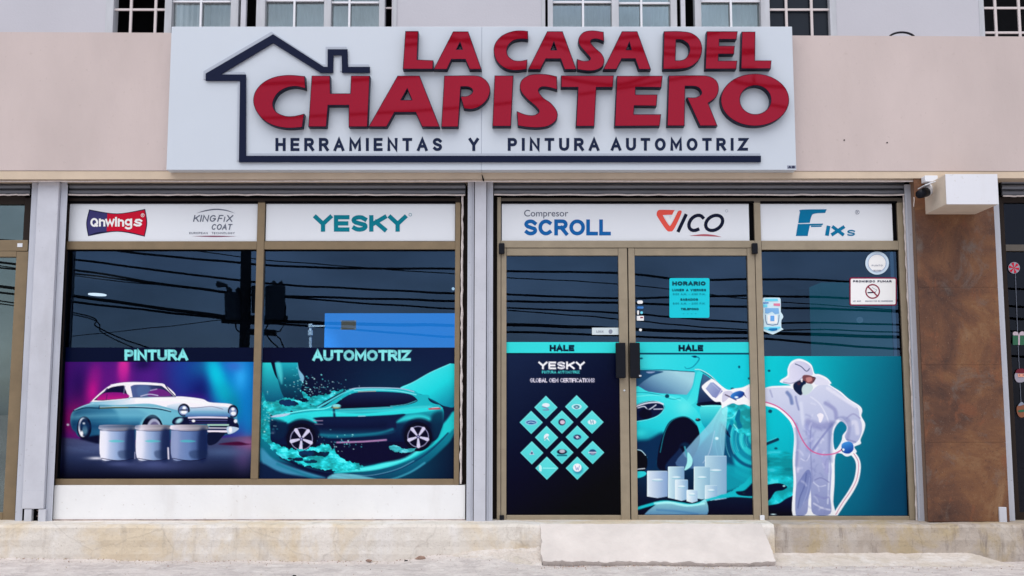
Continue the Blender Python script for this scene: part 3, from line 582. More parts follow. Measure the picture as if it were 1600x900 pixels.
    # grille bottom left
    a.fill([(630, 560), (650, 550), (690, 575), (688, 640), (630, 650)], (4, 6, 26)).line([(640, 548), (665, 552), (686, 574)], 3.5, (180, 214, 230)).line([(640, 640), (682, 636)], 4, (210, 220, 236)); a.fill([(640, 652), (680, 650), (690, 662), (670, 676), (640, 680)], (40, 195, 210), soft=6)
    # swirl of paint on the right
    for r, c in ((250, (10, 120, 150)), (225, (30, 196, 208)), (205, (10, 120, 156)), (190, (22, 178, 196)), (168, (8, 70, 112)), (150, (30, 180, 198)), (128, (12, 124, 156)), (100, (40, 192, 204)), (70, (10, 110, 146)), (45, (40, 190, 200))):
        a.ell(1205, 495, r * .82, r * .86, c, soft=8, a=.9, rot=-20)
    a.fill([(1035, 420), (1060, 440), (1080, 500), (1095, 580), (1100, 660), (1030, 640), (1005, 560), (1020, 480)], (10, 60, 100), soft=22, a=.9).fill([(1040, 430), (1056, 438), (1085, 490), (1060, 470)], (8, 22, 60), soft=5)
    for k in range(14):
        r = 60 + k * 15; a.line([(1205 + math.cos(math.radians(t)) * r * .8, 500 + math.sin(math.radians(t)) * r * .9) for t in range(150, 262, 8)], 3, [(120, 224, 230), (6, 80, 120)][k % 2], soft=5, a=.55, w2=1)
    a.fill([(1060, 345), (1200, 340), (1200, 478), (1150, 478), (1110, 460), (1090, 430), (1065, 420), (1050, 390)], mottle((36, 196, 212), .03, 5, .7, 1.15), soft=4, rough=9, rs=.09)
    a.fill([(1122, 360), (1130, 370), (1128, 410), (1140, 440), (1120, 450), (1112, 420), (1105, 400)], (8, 104, 140), soft=6).ell(1090, 420, 9, 14, (8, 140, 170), soft=6).line([(1112, 370), (1095, 395), (1070, 400)], 4, (130, 228, 232), a=.7).line([(1100, 430), (1115, 450)], 5, (150, 232, 236), a=.7)
    a.fill([(1000, 620), (1180, 640), (1200, 700), (1140, 720), (1050, 740)], (14, 150, 172), soft=26, a=.9)
    # spray fan
    a.fill([(1042, 345), (1058, 340), (1070, 352), (1060, 470), (1028, 620), (830, 622), (900, 520), (990, 420)], lg((1050, 350), (150, 224, 232), (900, 640), (110, 150, 196)), soft=6, a=.82)
    a.line([(1010, 460), (985, 560), (955, 610)], 3, (190, 200, 230), a=.6).ell(1020, 495, 8, 7, (214, 240, 246), a=.9, soft=6)
    # tins
    a.fill([(780, 620), (830, 560), (850, 540), (870, 580), (905, 600), (900, 640), (800, 650)], (30, 60, 110), soft=10, a=.5)
    a.line([(870, 535), (882, 580), (905, 600)], 7, (60, 150, 170), soft=6).fill([(884, 560), (905, 590), (900, 625), (868, 645), (880, 610)], (150, 220, 226), soft=4)
    def tin(x0, x1, y0, y1, c0, c1):
        a.fill([(x0, y0 + 4), (x0 + 3, y0), (x1 - 3, y0), (x1, y0 + 4), (x1, y1 - 5), ((x0 + x1) / 2, y1 + 3), (x0, y1 - 5)], lg((x0, 0), c0, (x1, 0), c1), smooth=False)
        a.line([(x0 + 3, y0 + 4), (x0 + 3, y1 - 6)], 3, (215, 232, 240), a=.8); a.line([(x0 + 2, y0 + 2), (x1 - 2, y0 + 2)], 2, (205, 228, 236), a=.7)
        xm, w, ym = (x0 + x1) / 2, (x1 - x0) * .24, y0 + (y1 - y0) * .33
        a.ell(xm, ym, w, 5, (214, 230, 240), soft=4, a=.75).line([(xm - w, ym + 5), (xm + w, ym + 6)], 2, (70, 170, 190), a=.6)
    tin(964, 1066, 576, 782, (168, 200, 218), (120, 160, 196)); tin(912, 988, 627, 778, (180, 212, 226), (126, 168, 198)); tin(791, 868, 627, 778, (190, 218, 230), (110, 150, 190))
    tin(693, 790, 647, 772, (206, 218, 234), (120, 150, 196)); tin(824, 885, 688, 785, (212, 226, 238), (120, 160, 200)); tin(964, 1022, 714, 784, (196, 216, 230), (130, 168, 204)); tin(878, 930, 736, 794, (220, 232, 242), (150, 182, 214))
    # ribbon at the bottom
    a.line([(640, 826), (700, 808), (770, 792), (850, 800), (910, 806), (990, 780), (1080, 765), (1190, 770)], 14, (26, 180, 198), soft=6, w2=9)
    a.fill([(1010, 775), (1090, 740), (1150, 700), (1195, 660), (1195, 750), (1120, 765)], (18, 172, 190), soft=8, rough=6, rs=.08).fill([(1110, 745), (1150, 738), (1195, 700), (1195, 760), (1130, 762)], (5, 20, 50), soft=8)
    a.fill([(690, 870), (730, 808), (780, 790), (850, 800), (920, 808), (968, 780), (955, 870)], lg((0, 785), (150, 222, 232), (0, 855), (96, 150, 196)), soft=5, a=.85).line([(730, 800), (800, 796), (880, 810), (960, 800)], 11, (160, 232, 238), soft=6, a=.8).line([(740, 830), (830, 836), (930, 850)], 9, (60, 110, 160), soft=8, a=.6)
    # spots and paint drips
    a.line([(905, 110), (938, 120), (910, 158), (880, 168), (870, 160)], 6, (10, 120, 150), soft=4, w2=2).ell(917, 112, 9, 5, (6, 50, 86)).ell(1125, 160, 5, 6, (6, 70, 100)).ell(665, 120, 8, 4, (8, 80, 110)).ell(1170, 214, 4, 5, (6, 60, 90)).ell(1093, 261, 8, 4, (8, 80, 110)).ell(1147, 752, 6, 5, (6, 40, 60))
    # hand with spray gun, white cut-out edge
    a.fill([(985, 222), (1004, 218), (1055, 258), (1080, 268), (1100, 262), (1140, 256), (1200, 240), (1200, 345), (1150, 335), (1120, 338), (1095, 330), (1060, 345), (1044, 352), (1038, 325), (1010, 322), (975, 290), (950, 258), (960, 240)], (236, 236, 246), soft=4)
    a.fill([(990, 233), (1004, 232), (1040, 262), (1048, 274), (1015, 306), (1000, 300), (968, 262)], lg((980, 235), (150, 165, 205), (1040, 300), (110, 120, 176)), smooth=False).line([(1044, 264), (1020, 306)], 3, (214, 210, 232)).line([(1000, 240), (1030, 268)], 2, (190, 196, 224), a=.6)
    a.fill([(1050, 280), (1080, 272), (1096, 282), (1080, 300), (1060, 320), (1045, 322)], (190, 190, 216), soft=4).line([(1060, 290), (1090, 305), (1110, 315)], 5, (70, 60, 90), soft=4).fill([(1084, 296), (1100, 280), (1130, 272), (1150, 282), (1140, 300), (1110, 312), (1090, 306)], lg((1090, 280), (50, 130, 210), (1130, 312), (20, 50, 130)), soft=4)
    a.ell(1112, 302, 9, 5, (210, 225, 245), soft=4).line([(1145, 285), (1158, 300), (1180, 312)], 4, (50, 44, 90), soft=4).fill([(1158, 262), (1200, 250), (1200, 330), (1175, 318), (1155, 296)], (214, 212, 232), soft=5)
    a.zoom(0, 0, 1)
    a.fill([(985, 530), (1180, 530), (1180, 551.5), (985, 551.5)], (46, 200, 210), smooth=False); a.fill([(985, 551.3), (1180, 551.3), (1180, 554), (985, 554)], (6, 60, 90), smooth=False)
    a.text('HALE', 1060.5, 1098.5, 549, 539, 3.1, (10, 22, 50), gap=.14)
    return a
def poster_painter():
    a = Art(1195, 1421, 556.5, 805.5)
    a.base(lg((1195, 600), (16, 188, 200), (1415, 690), (2, 74, 108), (4, 126, 150)))
    a.glow(1230, 640, 60, 90, (8, 186, 206), .7).glow(1415, 780, 60, 60, (2, 56, 92), .6).glow(1330, 760, 40, 60, (2, 100, 134), .6)
    a.zoom(1180, 520, 3)
    # swirls at lower left
    for k in range(9): a.line([(50, 560 + 14 * k), (110, 566 + 14 * k), (190, 574 + 12 * k)], 4, (8, 120, 150), a=.5, soft=8)
    for (x, y, rx, ry) in ((65, 178, 6, 5), (70, 368, 9, 8), (97, 542, 7, 5), (155, 640, 18, 8), (60, 604, 10, 7)): a.ell(x, y, rx, ry, (4, 64, 92), soft=5)
    a.line([(50, 522), (105, 500)], 14, (4, 50, 80), smooth=False, soft=5).line([(52, 512), (100, 492)], 3, (90, 210, 220), a=.7)
    a.fill([(50, 560), (180, 575), (184, 690), (50, 700)], mottle((16, 180, 198), .05, 9, .72, 1.1, (.25, 1.)), soft=14, a=.8).fill([(50, 680), (110, 668), (180, 690), (200, 760), (130, 800), (50, 812)], mottle((20, 184, 200), .03, 4, .8, 1.15), soft=10)
    a.fill([(50, 722), (80, 708), (118, 706), (150, 722), (130, 738), (95, 745), (70, 780), (50, 785)], (4, 12, 44), soft=5).ell(135, 718, 6, 4, (150, 225, 232), soft=4)
    a.fill([(50, 860), (50, 815), (110, 800), (150, 775), (200, 765), (200, 860)], lg((0, 780), (4, 20, 56), (0, 850), (2, 6, 28)), soft=6).ell(85, 851, 12, 3, (190, 220, 230), soft=4)
    # white cut-out outline
    body = [(20, 262), (45, 258), (80, 250), (130, 248), (165, 245), (118, 232), (122, 220), (150, 200), (152, 170), (165, 140), (185, 126), (210, 122), (240, 132), (265, 152), (278, 190), (300, 194), (335, 210), (357, 235), (352, 245), (400, 275), (440, 310), (490, 342), (502, 365), (498, 390), (515, 425), (510, 460), (494, 500), (495, 520), (465, 535), (475, 560), (430, 580), (400, 565), (375, 580), (372, 700), (366, 790), (368, 856), (262, 856), (258, 800), (250, 856), (176, 856), (180, 700), (176, 600), (182, 480), (160, 410), (110, 360), (45, 342), (20, 340)]
    W = (222, 226, 240)
    a.fill(body, W, soft=4)
    a.fill([(400, 415), (425, 432), (428, 455), (410, 480), (405, 505), (385, 540), (372, 545), (366, 500), (372, 450)], (4, 112, 146), soft=4)
    a.fill([(255, 790), (262, 780), (268, 856), (250, 856)], W, soft=3)
    # overalls
    S0, S1 = (192, 198, 224), (128, 138, 186)
    a.fill([(20, 268), (90, 258), (150, 258), (190, 268), (240, 290), (290, 250), (330, 240), (400, 285), (440, 325), (480, 352), (490, 395), (500, 430), (498, 470), (480, 508), (450, 520), (420, 490), (432, 455), (430, 425), (400, 398), (372, 420), (358, 480), (350, 560), (358, 640), (352, 760), (352, 848), (272, 848), (262, 770), (258, 700), (250, 780), (240, 848), (190, 848), (192, 700), (188, 600), (196, 480), (175, 410), (120, 352), (60, 328), (20, 322)], lg((200, 260), S0, (280, 850), S1, (160, 168, 208)), soft=4)
    # folds and shading of the cloth in the print
    for pts, w, c, al in (([(190, 300), (196, 330), (205, 360)], 10, (120, 130, 180), .7), ([(150, 280), (165, 300), (172, 330)], 16, (90, 110, 165), .8), ([(70, 270), (80, 300)], 8, (140, 146, 190), .6), ([(215, 330), (222, 400), (230, 440)], 16, (200, 206, 230), .8),
                          ([(260, 300), (300, 330), (330, 380), (345, 420)], 7, (206, 210, 232), .8), ([(330, 330), (372, 360), (380, 400)], 18, (120, 124, 178), .6), ([(340, 260), (400, 300), (470, 345)], 16, (212, 214, 234), .8), ([(250, 420), (300, 440), (350, 430)], 34, (128, 132, 184), .7),
                          ([(350, 450), (300, 500), (250, 540)], 12, (178, 186, 218), .8), ([(360, 430), (320, 480), (290, 520), (262, 560)], 10, (112, 118, 176), .7), ([(240, 440), (262, 500), (250, 540)], 26, (134, 140, 196), .6), ([(300, 560), (330, 600), (340, 650)], 30, (150, 152, 204), .6), ([(430, 400), (460, 380), (490, 400)], 8, (146, 150, 194), .8), ([(440, 430), (470, 420), (480, 470)], 20, (204, 206, 230), .8),
                          ([(200, 470), (205, 560), (200, 650)], 12, (190, 190, 220), .7), ([(262, 560), (240, 600), (215, 590)], 6, (196, 200, 226), .7), ([(350, 600), (345, 700), (340, 800)], 8, (196, 204, 228), .7), ([(280, 690), (310, 680), (345, 700)], 6, (108, 112, 168), .6), ([(285, 760), (320, 775), (345, 770)], 10, (120, 124, 180), .6), ([(275, 800), (310, 820), (350, 830)], 8, (206, 210, 232), .6), ([(272, 700), (300, 720), (330, 715)], 6, (200, 206, 230), .6)):
        a.line(pts, w, c, soft=w * .55, a=al)
    a.line([(372, 420), (352, 440), (350, 520), (354, 600)], 16, (104, 114, 166), soft=16, a=.6).line([(190, 430), (200, 520), (196, 620)], 14, (112, 122, 172), soft=16, a=.6).fill([(385, 400), (420, 392), (450, 420), (440, 500), (425, 490), (432, 440)], (120, 128, 178), soft=14, a=.55).line([(262, 440), (258, 520), (262, 600), (268, 700)], 5, (112, 120, 172), soft=5, a=.6).line([(430, 500), (470, 512)], 6, (110, 118, 170), soft=6, a=.7)
    a.fill([(192, 730), (215, 680), (245, 642), (262, 660), (262, 720), (250, 770), (225, 800), (200, 850), (190, 850)], lg((200, 650), (104, 116, 172), (220, 850), (126, 140, 190)), soft=5, a=.9)
    a.line([(240, 660), (230, 720), (210, 770), (200, 820)], 6, (80, 94, 152), soft=6, a=.7).line([(255, 680), (246, 740), (225, 800)], 4, (150, 160, 204), soft=5, a=.7)
    rr = random.Random(5)
    for k in range(60):
        x, y = rr.uniform(198, 350), rr.uniform(300, 840); dx, dy = rr.uniform(-24, 24), rr.uniform(6, 30)
        if 255 < x < 275 and y > 700: continue
        a.line([(x, y), (x + dx * .6, y + dy * .4), (x + dx, y + dy)], rr.uniform(3, 9), rr.choice([(220, 222, 240), (118, 126, 178), (140, 148, 196)]), soft=9, a=.38)
    a.fill([(290, 385), (305, 376), (320, 384), (318, 400), (308, 420), (300, 418), (296, 400)], (224, 222, 238), soft=4)
    # cap, face, respirator
    a.fill([(130, 232), (135, 220), (158, 206), (160, 170), (172, 146), (200, 132), (236, 140), (260, 160), (270, 190), (262, 200), (240, 196), (222, 205), (200, 225), (165, 236)], lg((150, 200), (206, 206, 230), (262, 170), (186, 188, 218)), soft=4).line([(132, 232), (166, 237), (200, 226), (224, 206)], 4, (120, 122, 160), soft=4, a=.8)
    a.line([(188, 146), (215, 158), (236, 178), (246, 178), (254, 168)], 4, (70, 80, 120)).fill([(272, 208), (300, 204), (340, 225), (345, 242), (300, 245), (280, 240)], (206, 208, 230), soft=5)
    a.fill([(225, 200), (250, 198), (275, 208), (280, 222), (262, 240), (235, 232), (222, 218)], (110, 66, 76), soft=4).fill([(238, 212), (262, 208), (266, 224), (246, 232)], (190, 130, 130), soft=6, a=.85).line([(270, 208), (282, 212), (272, 228)], 4, (40, 30, 50))
    a.fill([(180, 240), (200, 226), (222, 222), (238, 232), (232, 262), (216, 292), (196, 282), (180, 262)], (16, 30, 62), soft=4).fill([(196, 238), (206, 230), (214, 238), (204, 246)], (90, 40, 50), soft=4, a=.5).ell(218, 226, 4, 5, (235, 220, 225))
    a.fill([(218, 268), (226, 246), (246, 238), (266, 244), (270, 262), (252, 284), (228, 292)], (186, 204, 212), soft=4)
    # hose and glove
    def hose(pts): a.line(pts, 22, (232, 234, 246), soft=4)
    hose([(452, 560), (476, 590), (484, 630), (474, 690), (450, 740), (410, 800), (372, 858)])
    a.line([(462, 566), (482, 600), (484, 640), (474, 692), (448, 742), (408, 800), (378, 852)], 4, (190, 130, 160))
    a.line([(20, 335), (60, 336), (110, 358), (160, 405), (185, 440)], 7, (228, 230, 244), soft=4)
    a.line([(20, 322), (60, 328), (112, 350), (162, 392), (190, 432), (215, 490), (240, 530), (268, 556), (310, 570), (350, 570), (382, 562), (410, 545)], 5.5, (196, 84, 140), soft=4)
    a.fill([(404, 530), (415, 515), (440, 510), (458, 522), (460, 548), (440, 566), (412, 560)], lg((420, 512), (60, 140, 214), (440, 566), (20, 60, 150)), soft=4).ell(413, 548, 6, 6, (220, 230, 245), soft=4).line([(404, 545), (410, 556)], 4, (20, 30, 80))
    a.zoom(0, 0, 1); a.glow(1421, 690, 5, 300, (4, 20, 40), .7)
    return a
# ---------------------------------------------------------------- materials
M_FASC = mat('pink_beige_render', (.565, .475, .455), .85, speck=(.46, .38, .355), var=.10, vscale=1.4, stretch=(1, 1, .45), bump=.12, bscale=55)
M_LIP = mat('cream_render_edge', (.62, .50, .38), .85, var=.10, vscale=3, bump=.15, bscale=40)
M_UPPER = mat('lilac_white_render', (.52, .52, .57), .85, var=.05, vscale=.9, bump=.1, bscale=60)
M_WHITE = mat('white_painted_wall', (.83, .83, .835), .7, var=.05, vscale=2.5, speck=(.52, .47, .43), bump=.12, bscale=30)
M_SIGN = mat('white_sign_panel', (.57, .62, .69), .3, var=.015, vscale=1.5)
M_BOARD = mat('white_brand_board', (.78, .81, .86), .35)
M_NAVY = mat('navy_acrylic', (.008, .012, .036), .35, spec=.08)
M_NAVYP = mat('navy_print', (.012, .020, .055), .4, spec=.08)
M_RED = mat('red_gloss_acrylic', (.25, .002, .010), .03, spec=.5)
M_NAVYD = mat('dark_navy_return', (.006, .009, .028), .4, spec=.08)
M_RED.node_tree.nodes['Principled BSDF'].inputs['IOR'].default_value = 2.1; M_RED.node_tree.nodes['Principled BSDF'].inputs['Specular Tint'].default_value = (1., .16, .26, 1)
M_EDGE = mat('grey_sign_trim', (.40, .44, .52), .4)
M_GOLD = mat('bronze_anodised_frame', (.235, .17, .098), .42, metal=.25, var=.12, vscale=9, bump=.03, bscale=90)
M_GOLD2 = mat('champagne_anodised_frame', (.33, .27, .19), .42, metal=.25, var=.12, vscale=9, bump=.03, bscale=90)
M_DARKFR = mat('dark_brown_frame', (.024, .016, .013), .55, spec=.15)
M_BLACK = mat('black_rubber', (.003, .003, .004), .8, spec=.03)
M_BLKPL = mat('black_plastic', (.006, .007, .012), .4, spec=.15)
M_RAIL = mat('silver_painted_rail', (.50, .52, .59), .5, var=.12, speck=(.24, .22, .23), vscale=7, stretch=(1, 1, .25), bump=.03, bscale=60)
M_PIL = mat('pale_grey_pilaster', (.55, .56, .62), .65, var=.08, speck=(.30, .29, .30), vscale=5, bump=.08, bscale=50)
M_SHUT = mat('grey_steel_shutter', (.16, .17, .20), .5, metal=.2, var=.15, vscale=8, stretch=(.4, 1, 3))
M_FOAM = mat('pinkish_white_sealant', (.72, .64, .62), .8, var=.2, vscale=30, bump=.3, bscale=60)
def stone_material():
    m = bpy.data.materials.new('rusty_brown_stone_tile'); m.use_nodes = True; nt = m.node_tree; L = nt.links.new; p = nt.nodes['Principled BSDF']
    g = N(nt, 'ShaderNodeNewGeometry'); p.inputs['Roughness'].default_value = .55; p.inputs['Specular IOR Level'].default_value = .3
    def noise(sc, det=8, st=(1, 1, 1), w=0):
        mp = N(nt, 'ShaderNodeMapping'); mp.inputs['Scale'].default_value = st; mp.inputs['Location'].default_value = (w, w, w); L(g.outputs['Position'], mp.inputs[0])
        n = N(nt, 'ShaderNodeTexNoise'); n.inputs['Scale'].default_value = sc; n.inputs['Detail'].default_value = det; n.inputs['Roughness'].default_value = .68; n.inputs['Distortion'].default_value = .6; L(mp.outputs[0], n.inputs['Vector']); return n
    r = N(nt, 'ShaderNodeValToRGB'); e = r.color_ramp.elements; e[0].position = .30; e[0].color = (.045, .022, .018, 1); e[1].position = .72; e[1].color = (.26, .148, .075, 1)
    for pos, c in ((.42, (.095, .042, .026)), (.52, (.14, .061, .032)), (.60, (.185, .083, .038))): k = e.new(pos); k.color = (*c, 1)
    L(noise(2.3, 12).outputs['Fac'], r.inputs[0])
    def over(prev, n, lo, hi, c, f):
        q = N(nt, 'ShaderNodeMapRange'); q.inputs[1].default_value = lo; q.inputs[2].default_value = hi; q.inputs[4].default_value = f; L(n.outputs['Fac'], q.inputs[0])
        x = N(nt, 'ShaderNodeMix', data_type='RGBA'); x.inputs['B'].default_value = (*c, 1); L(q.outputs[0], x.inputs['Factor']); L(prev, x.inputs['A']); return x.outputs['Result']
    c = over(r.outputs[0], noise(3.4, 10, w=5), .54, .66, (.15, .125, .11), .65)
    c = over(c, noise(5.5, 12, (1, 1, .6), 9), .56, .64, (.21, .075, .034), .55)
    c = over(c, noise(70, 4, (1, 1, 1), 3), .58, .68, (.035, .02, .018), .55)
    c = over(c, noise(120, 3, (1, 1, 1), 13), .62, .70, (.30, .22, .15), .5)
    L(c, p.inputs['Base Color']); b = N(nt, 'ShaderNodeBump'); b.inputs['Strength'].default_value = .3; b.inputs['Distance'].default_value = .01; L(noise(30, 8).outputs['Fac'], b.inputs['Height']); L(b.outputs[0], p.inputs['Normal'])
    return m
M_STONE = stone_material()
def concrete(name, base, stain, dark, lite, sc=1.6, streak=.5):
    m = bpy.data.materials.new(name); m.use_nodes = True; nt = m.node_tree; L = nt.links.new; p = nt.nodes['Principled BSDF']; p.inputs['Roughness'].default_value = .95; p.inputs['Specular IOR Level'].default_value = .2
    g = N(nt, 'ShaderNodeNewGeometry')
    def noise(s_, det=8, st=(1, 1, 1), w=0, dist=0.):
        mp = N(nt, 'ShaderNodeMapping'); mp.inputs['Scale'].default_value = st; mp.inputs['Location'].default_value = (w, w * .7, w * .3); L(g.outputs['Position'], mp.inputs[0])
        n = N(nt, 'ShaderNodeTexNoise'); n.inputs['Scale'].default_value = s_; n.inputs['Detail'].default_value = det; n.inputs['Roughness'].default_value = .62; n.inputs['Distortion'].default_value = dist; L(mp.outputs[0], n.inputs['Vector']); return n.outputs['Fac']
    def over(prev, n, lo, hi, c, f):
        q = N(nt, 'ShaderNodeMapRange'); q.inputs[1].default_value = lo; q.inputs[2].default_value = hi; q.inputs[4].default_value = f; L(n, q.inputs[0])
        x = N(nt, 'ShaderNodeMix', data_type='RGBA'); x.inputs['B'].default_value = (*c, 1); L(q.outputs[0], x.inputs['Factor'])
        if isinstance(prev, tuple): x.inputs['A'].default_value = (*prev, 1)
        else: L(prev, x.inputs['A'])
        return x.outputs['Result']
    c = over(base, noise(sc, 7, dist=.5), .46, .60, stain, .85)
    c = over(c, noise(sc * 2.3, 8, (1, 1, .35), 4), .50, .62, lite, .7)
    c = over(c, noise(sc * 6, 8, (1, 1, .18), 11), .56, .70, dark, streak)
    c = over(c, noise(60, 6, (1, 1, 1), 2), .58, .72, dark, .5)
    w = N(nt, 'ShaderNodeTexVoronoi', feature='DISTANCE_TO_EDGE'); w.inputs['Scale'].default_value = 1.1; mp = N(nt, 'ShaderNodeMapping'); mp.inputs['Scale'].default_value = (1, 1, .7)
    nn = N(nt, 'ShaderNodeTexNoise'); nn.inputs['Scale'].default_value = 6; nn.inputs['Detail'].default_value = 6; va = N(nt, 'ShaderNodeMix', data_type='RGBA'); va.inputs['Factor'].default_value = .12; L(g.outputs['Position'], nn.inputs['Vector']); L(g.outputs['Position'], va.inputs['A']); L(nn.outputs['Color'], va.inputs['B']); L(va.outputs['Result'], mp.inputs[0]); L(mp.outputs[0], w.inputs['Vector'])
    q = N(nt, 'ShaderNodeMapRange'); q.inputs[1].default_value = .0; q.inputs[2].default_value = .006; q.inputs[3].default_value = .18; q.inputs[4].default_value = 0.; L(w.outputs['Distance'], q.inputs[0])
    x = N(nt, 'ShaderNodeMix', data_type='RGBA'); x.inputs['B'].default_value = (*[v * .5 for v in dark], 1); L(q.outputs[0], x.inputs['Factor']); L(c, x.inputs['A']); L(x.outputs['Result'], p.inputs['Base Color'])
    b = N(nt, 'ShaderNodeBump'); b.inputs['Strength'].default_value = .7; b.inputs['Distance'].default_value = .012; L(noise(26, 10, (1, 1, 1), 1), b.inputs['Height']); L(b.outputs[0], p.inputs['Normal'])
    MATS[name] = m; return m
M_KERB = concrete('stained_concrete_plinth', (.70, .65, .59), (.66, .55, .40), (.38, .33, .28), (.78, .75, .73))
M_KERB2 = concrete('grey_stained_concrete_plinth', (.44, .38, .33), (.44, .35, .22), (.20, .165, .145), (.52, .47, .43), sc=3.0, streak=.7)
M_RAMP = mat('pale_cement_ramp', (.66, .60, .565), .95, var=.16, vscale=3, bump=.35, bscale=30, detail=8)
M_SLAB = concrete('pale_sandy_cement', (.60, .54, .49), (.54, .48, .41), (.33, .29, .26), (.68, .64, .61), sc=3.5, streak=.4)
M_ROAD = concrete('worn_pale_asphalt', (.62, .565, .54), (.50, .45, .435), (.20, .175, .17), (.70, .65, .62), sc=4, streak=.35)
M_STN = mat('brown_stone', (.34, .22, .17), .9, var=.4, vscale=20, bump=.4, bscale=60)
M_DIM = mat('dim_interior', (.045, .05, .06), .9)
M_TAN = mat('beige_box_side', (.68, .57, .46), .8, var=.1, vscale=6, bump=.1)
M_BOXW = mat('white_box_face', (.72, .73, .78), .5, var=.03, speck=(.5, .47, .43), vscale=4)
M_CHROME = mat('bare_aluminium', (.7, .72, .76), .25, metal=.8)
M_WHITEP = mat('white_plastic', (.75, .77, .82), .4)
M_WOOD = mat('tarred_wooden_pole', (.03, .026, .024), .9, var=.4, vscale=6, bump=.4)
M_CABLE = mat('black_cable', (.004, .004, .005), .7)
M_TRAFO = mat('grey_transformer_steel', (.045, .05, .055), .6)
def glass_material(name, T, refl, tint, ior_mul=1.):
    m = bpy.data.materials.new(name); m.use_nodes = True; nt = m.node_tree; nt.nodes.clear(); L = nt.links.new
    o = N(nt, 'ShaderNodeOutputMaterial'); mx = N(nt, 'ShaderNodeMixShader'); t = N(nt, 'ShaderNodeBsdfTransparent'); g = N(nt, 'ShaderNodeBsdfGlossy')
    t.inputs[0].default_value = (*T, 1); g.inputs['Color'].default_value = (*tint, 1); g.inputs['Roughness'].default_value = .004
    lw = N(nt, 'ShaderNodeFresnel'); lw.inputs['IOR'].default_value = 1.5
    ma = N(nt, 'ShaderNodeMath', operation='MULTIPLY_ADD'); ma.inputs[1].default_value = 1.; ma.inputs[2].default_value = refl
    gg = N(nt, 'ShaderNodeNewGeometry'); nn = N(nt, 'ShaderNodeTexNoise'); nn.inputs['Scale'].default_value = .9; bb = N(nt, 'ShaderNodeBump'); bb.inputs['Strength'].default_value = .035; bb.inputs['Distance'].default_value = .02
    L(gg.outputs['Position'], nn.inputs['Vector']); L(nn.outputs['Fac'], bb.inputs['Height']); L(bb.outputs[0], g.inputs['Normal'])
    n2 = N(nt, 'ShaderNodeTexNoise'); n2.inputs['Scale'].default_value = 1.1; n2.inputs['Detail'].default_value = 5; mq = N(nt, 'ShaderNodeMapping'); mq.inputs['Scale'].default_value = (.7, 1, 1.5); q2 = N(nt, 'ShaderNodeMapRange')
    q2.inputs[1].default_value = .3; q2.inputs[2].default_value = .7; q2.inputs[3].default_value = refl * .45; q2.inputs[4].default_value = refl * 1.5
    L(gg.outputs['Position'], mq.inputs[0]); L(mq.outputs[0], n2.inputs['Vector']); L(n2.outputs['Fac'], q2.inputs[0]); L(q2.outputs[0], ma.inputs[2])
    L(lw.outputs[0], ma.inputs[0]); L(ma.outputs[0], mx.inputs[0]); L(t.outputs[0], mx.inputs[1]); L(g.outputs[0], mx.inputs[2]); L(mx.outputs[0], o.inputs[0])
    return m
M_GLASS = glass_material('blue_film_glass', (.36, .44, .5), .07, (.29, .48, .80))
M_GLASSC = glass_material('clear_grey_glass', (.6, .66, .66), .13, (.85, 1., 1.))
M_GLASSU = glass_material('upper_window_glass', (.8, .84, .84), .2, (.9, 1., 1.))
# ---------------------------------------------------------------- setting: road
def road_h(x, Y):
    e = 0.
    e += np.interp(x, [-4.6, -3.6, -2.4, -.9, -.5, -.1, .2, 1.9, 4.5], [.035, .022, .0, .0, .045, .06, .0, -.012, .0]) * np.clip((Y + .75) / .40, 0, 1)
    e += (fbm(x * 5 + 40, Y * 9 + 40, 11, 4) - .5) * .022 * (Y > -6) + (fbm(x * 28 + 9, Y * 28 + 70, 12, 3) - .5) * .010 * (Y > -4) * (abs(x) < 6)
    return e
xs = np.array([-400, -120, -40, -20, -10, -7] + list(np.linspace(-5.6, 5.6, 460)) + [7, 10, 20, 40, 120, 400], float)
ys = np.array([400, 60, 12, 9.2, 0.2] + list(np.linspace(-.2, -1.9, 100)) + [-2.2, -2.8, -3.6, -5, -8, -12, -20, -40, -120, -400], float)
gx, gy = np.meshgrid(xs, ys); hz = np.where(gy < -.15, road_h(gx, gy), -.05)
me = bpy.data.meshes.new('road'); nx, ny = len(xs), len(ys)
idx = np.arange(nx * ny).reshape(ny, nx)
me.from_pydata(np.stack([gx.ravel(), gy.ravel(), hz.ravel()], 1).tolist(), [], np.stack([idx[1:, :-1].ravel(), idx[1:, 1:].ravel(), idx[:-1, 1:].ravel(), idx[:-1, :-1].ravel()], 1).tolist())
me.materials.append(M_ROAD); me.polygons.foreach_set('use_smooth', [True] * len(me.polygons))
road = bpy.data.objects.new('road', me); COL.objects.link(road); tag(road, 'pale worn asphalt street in front of the shop', kind='structure')
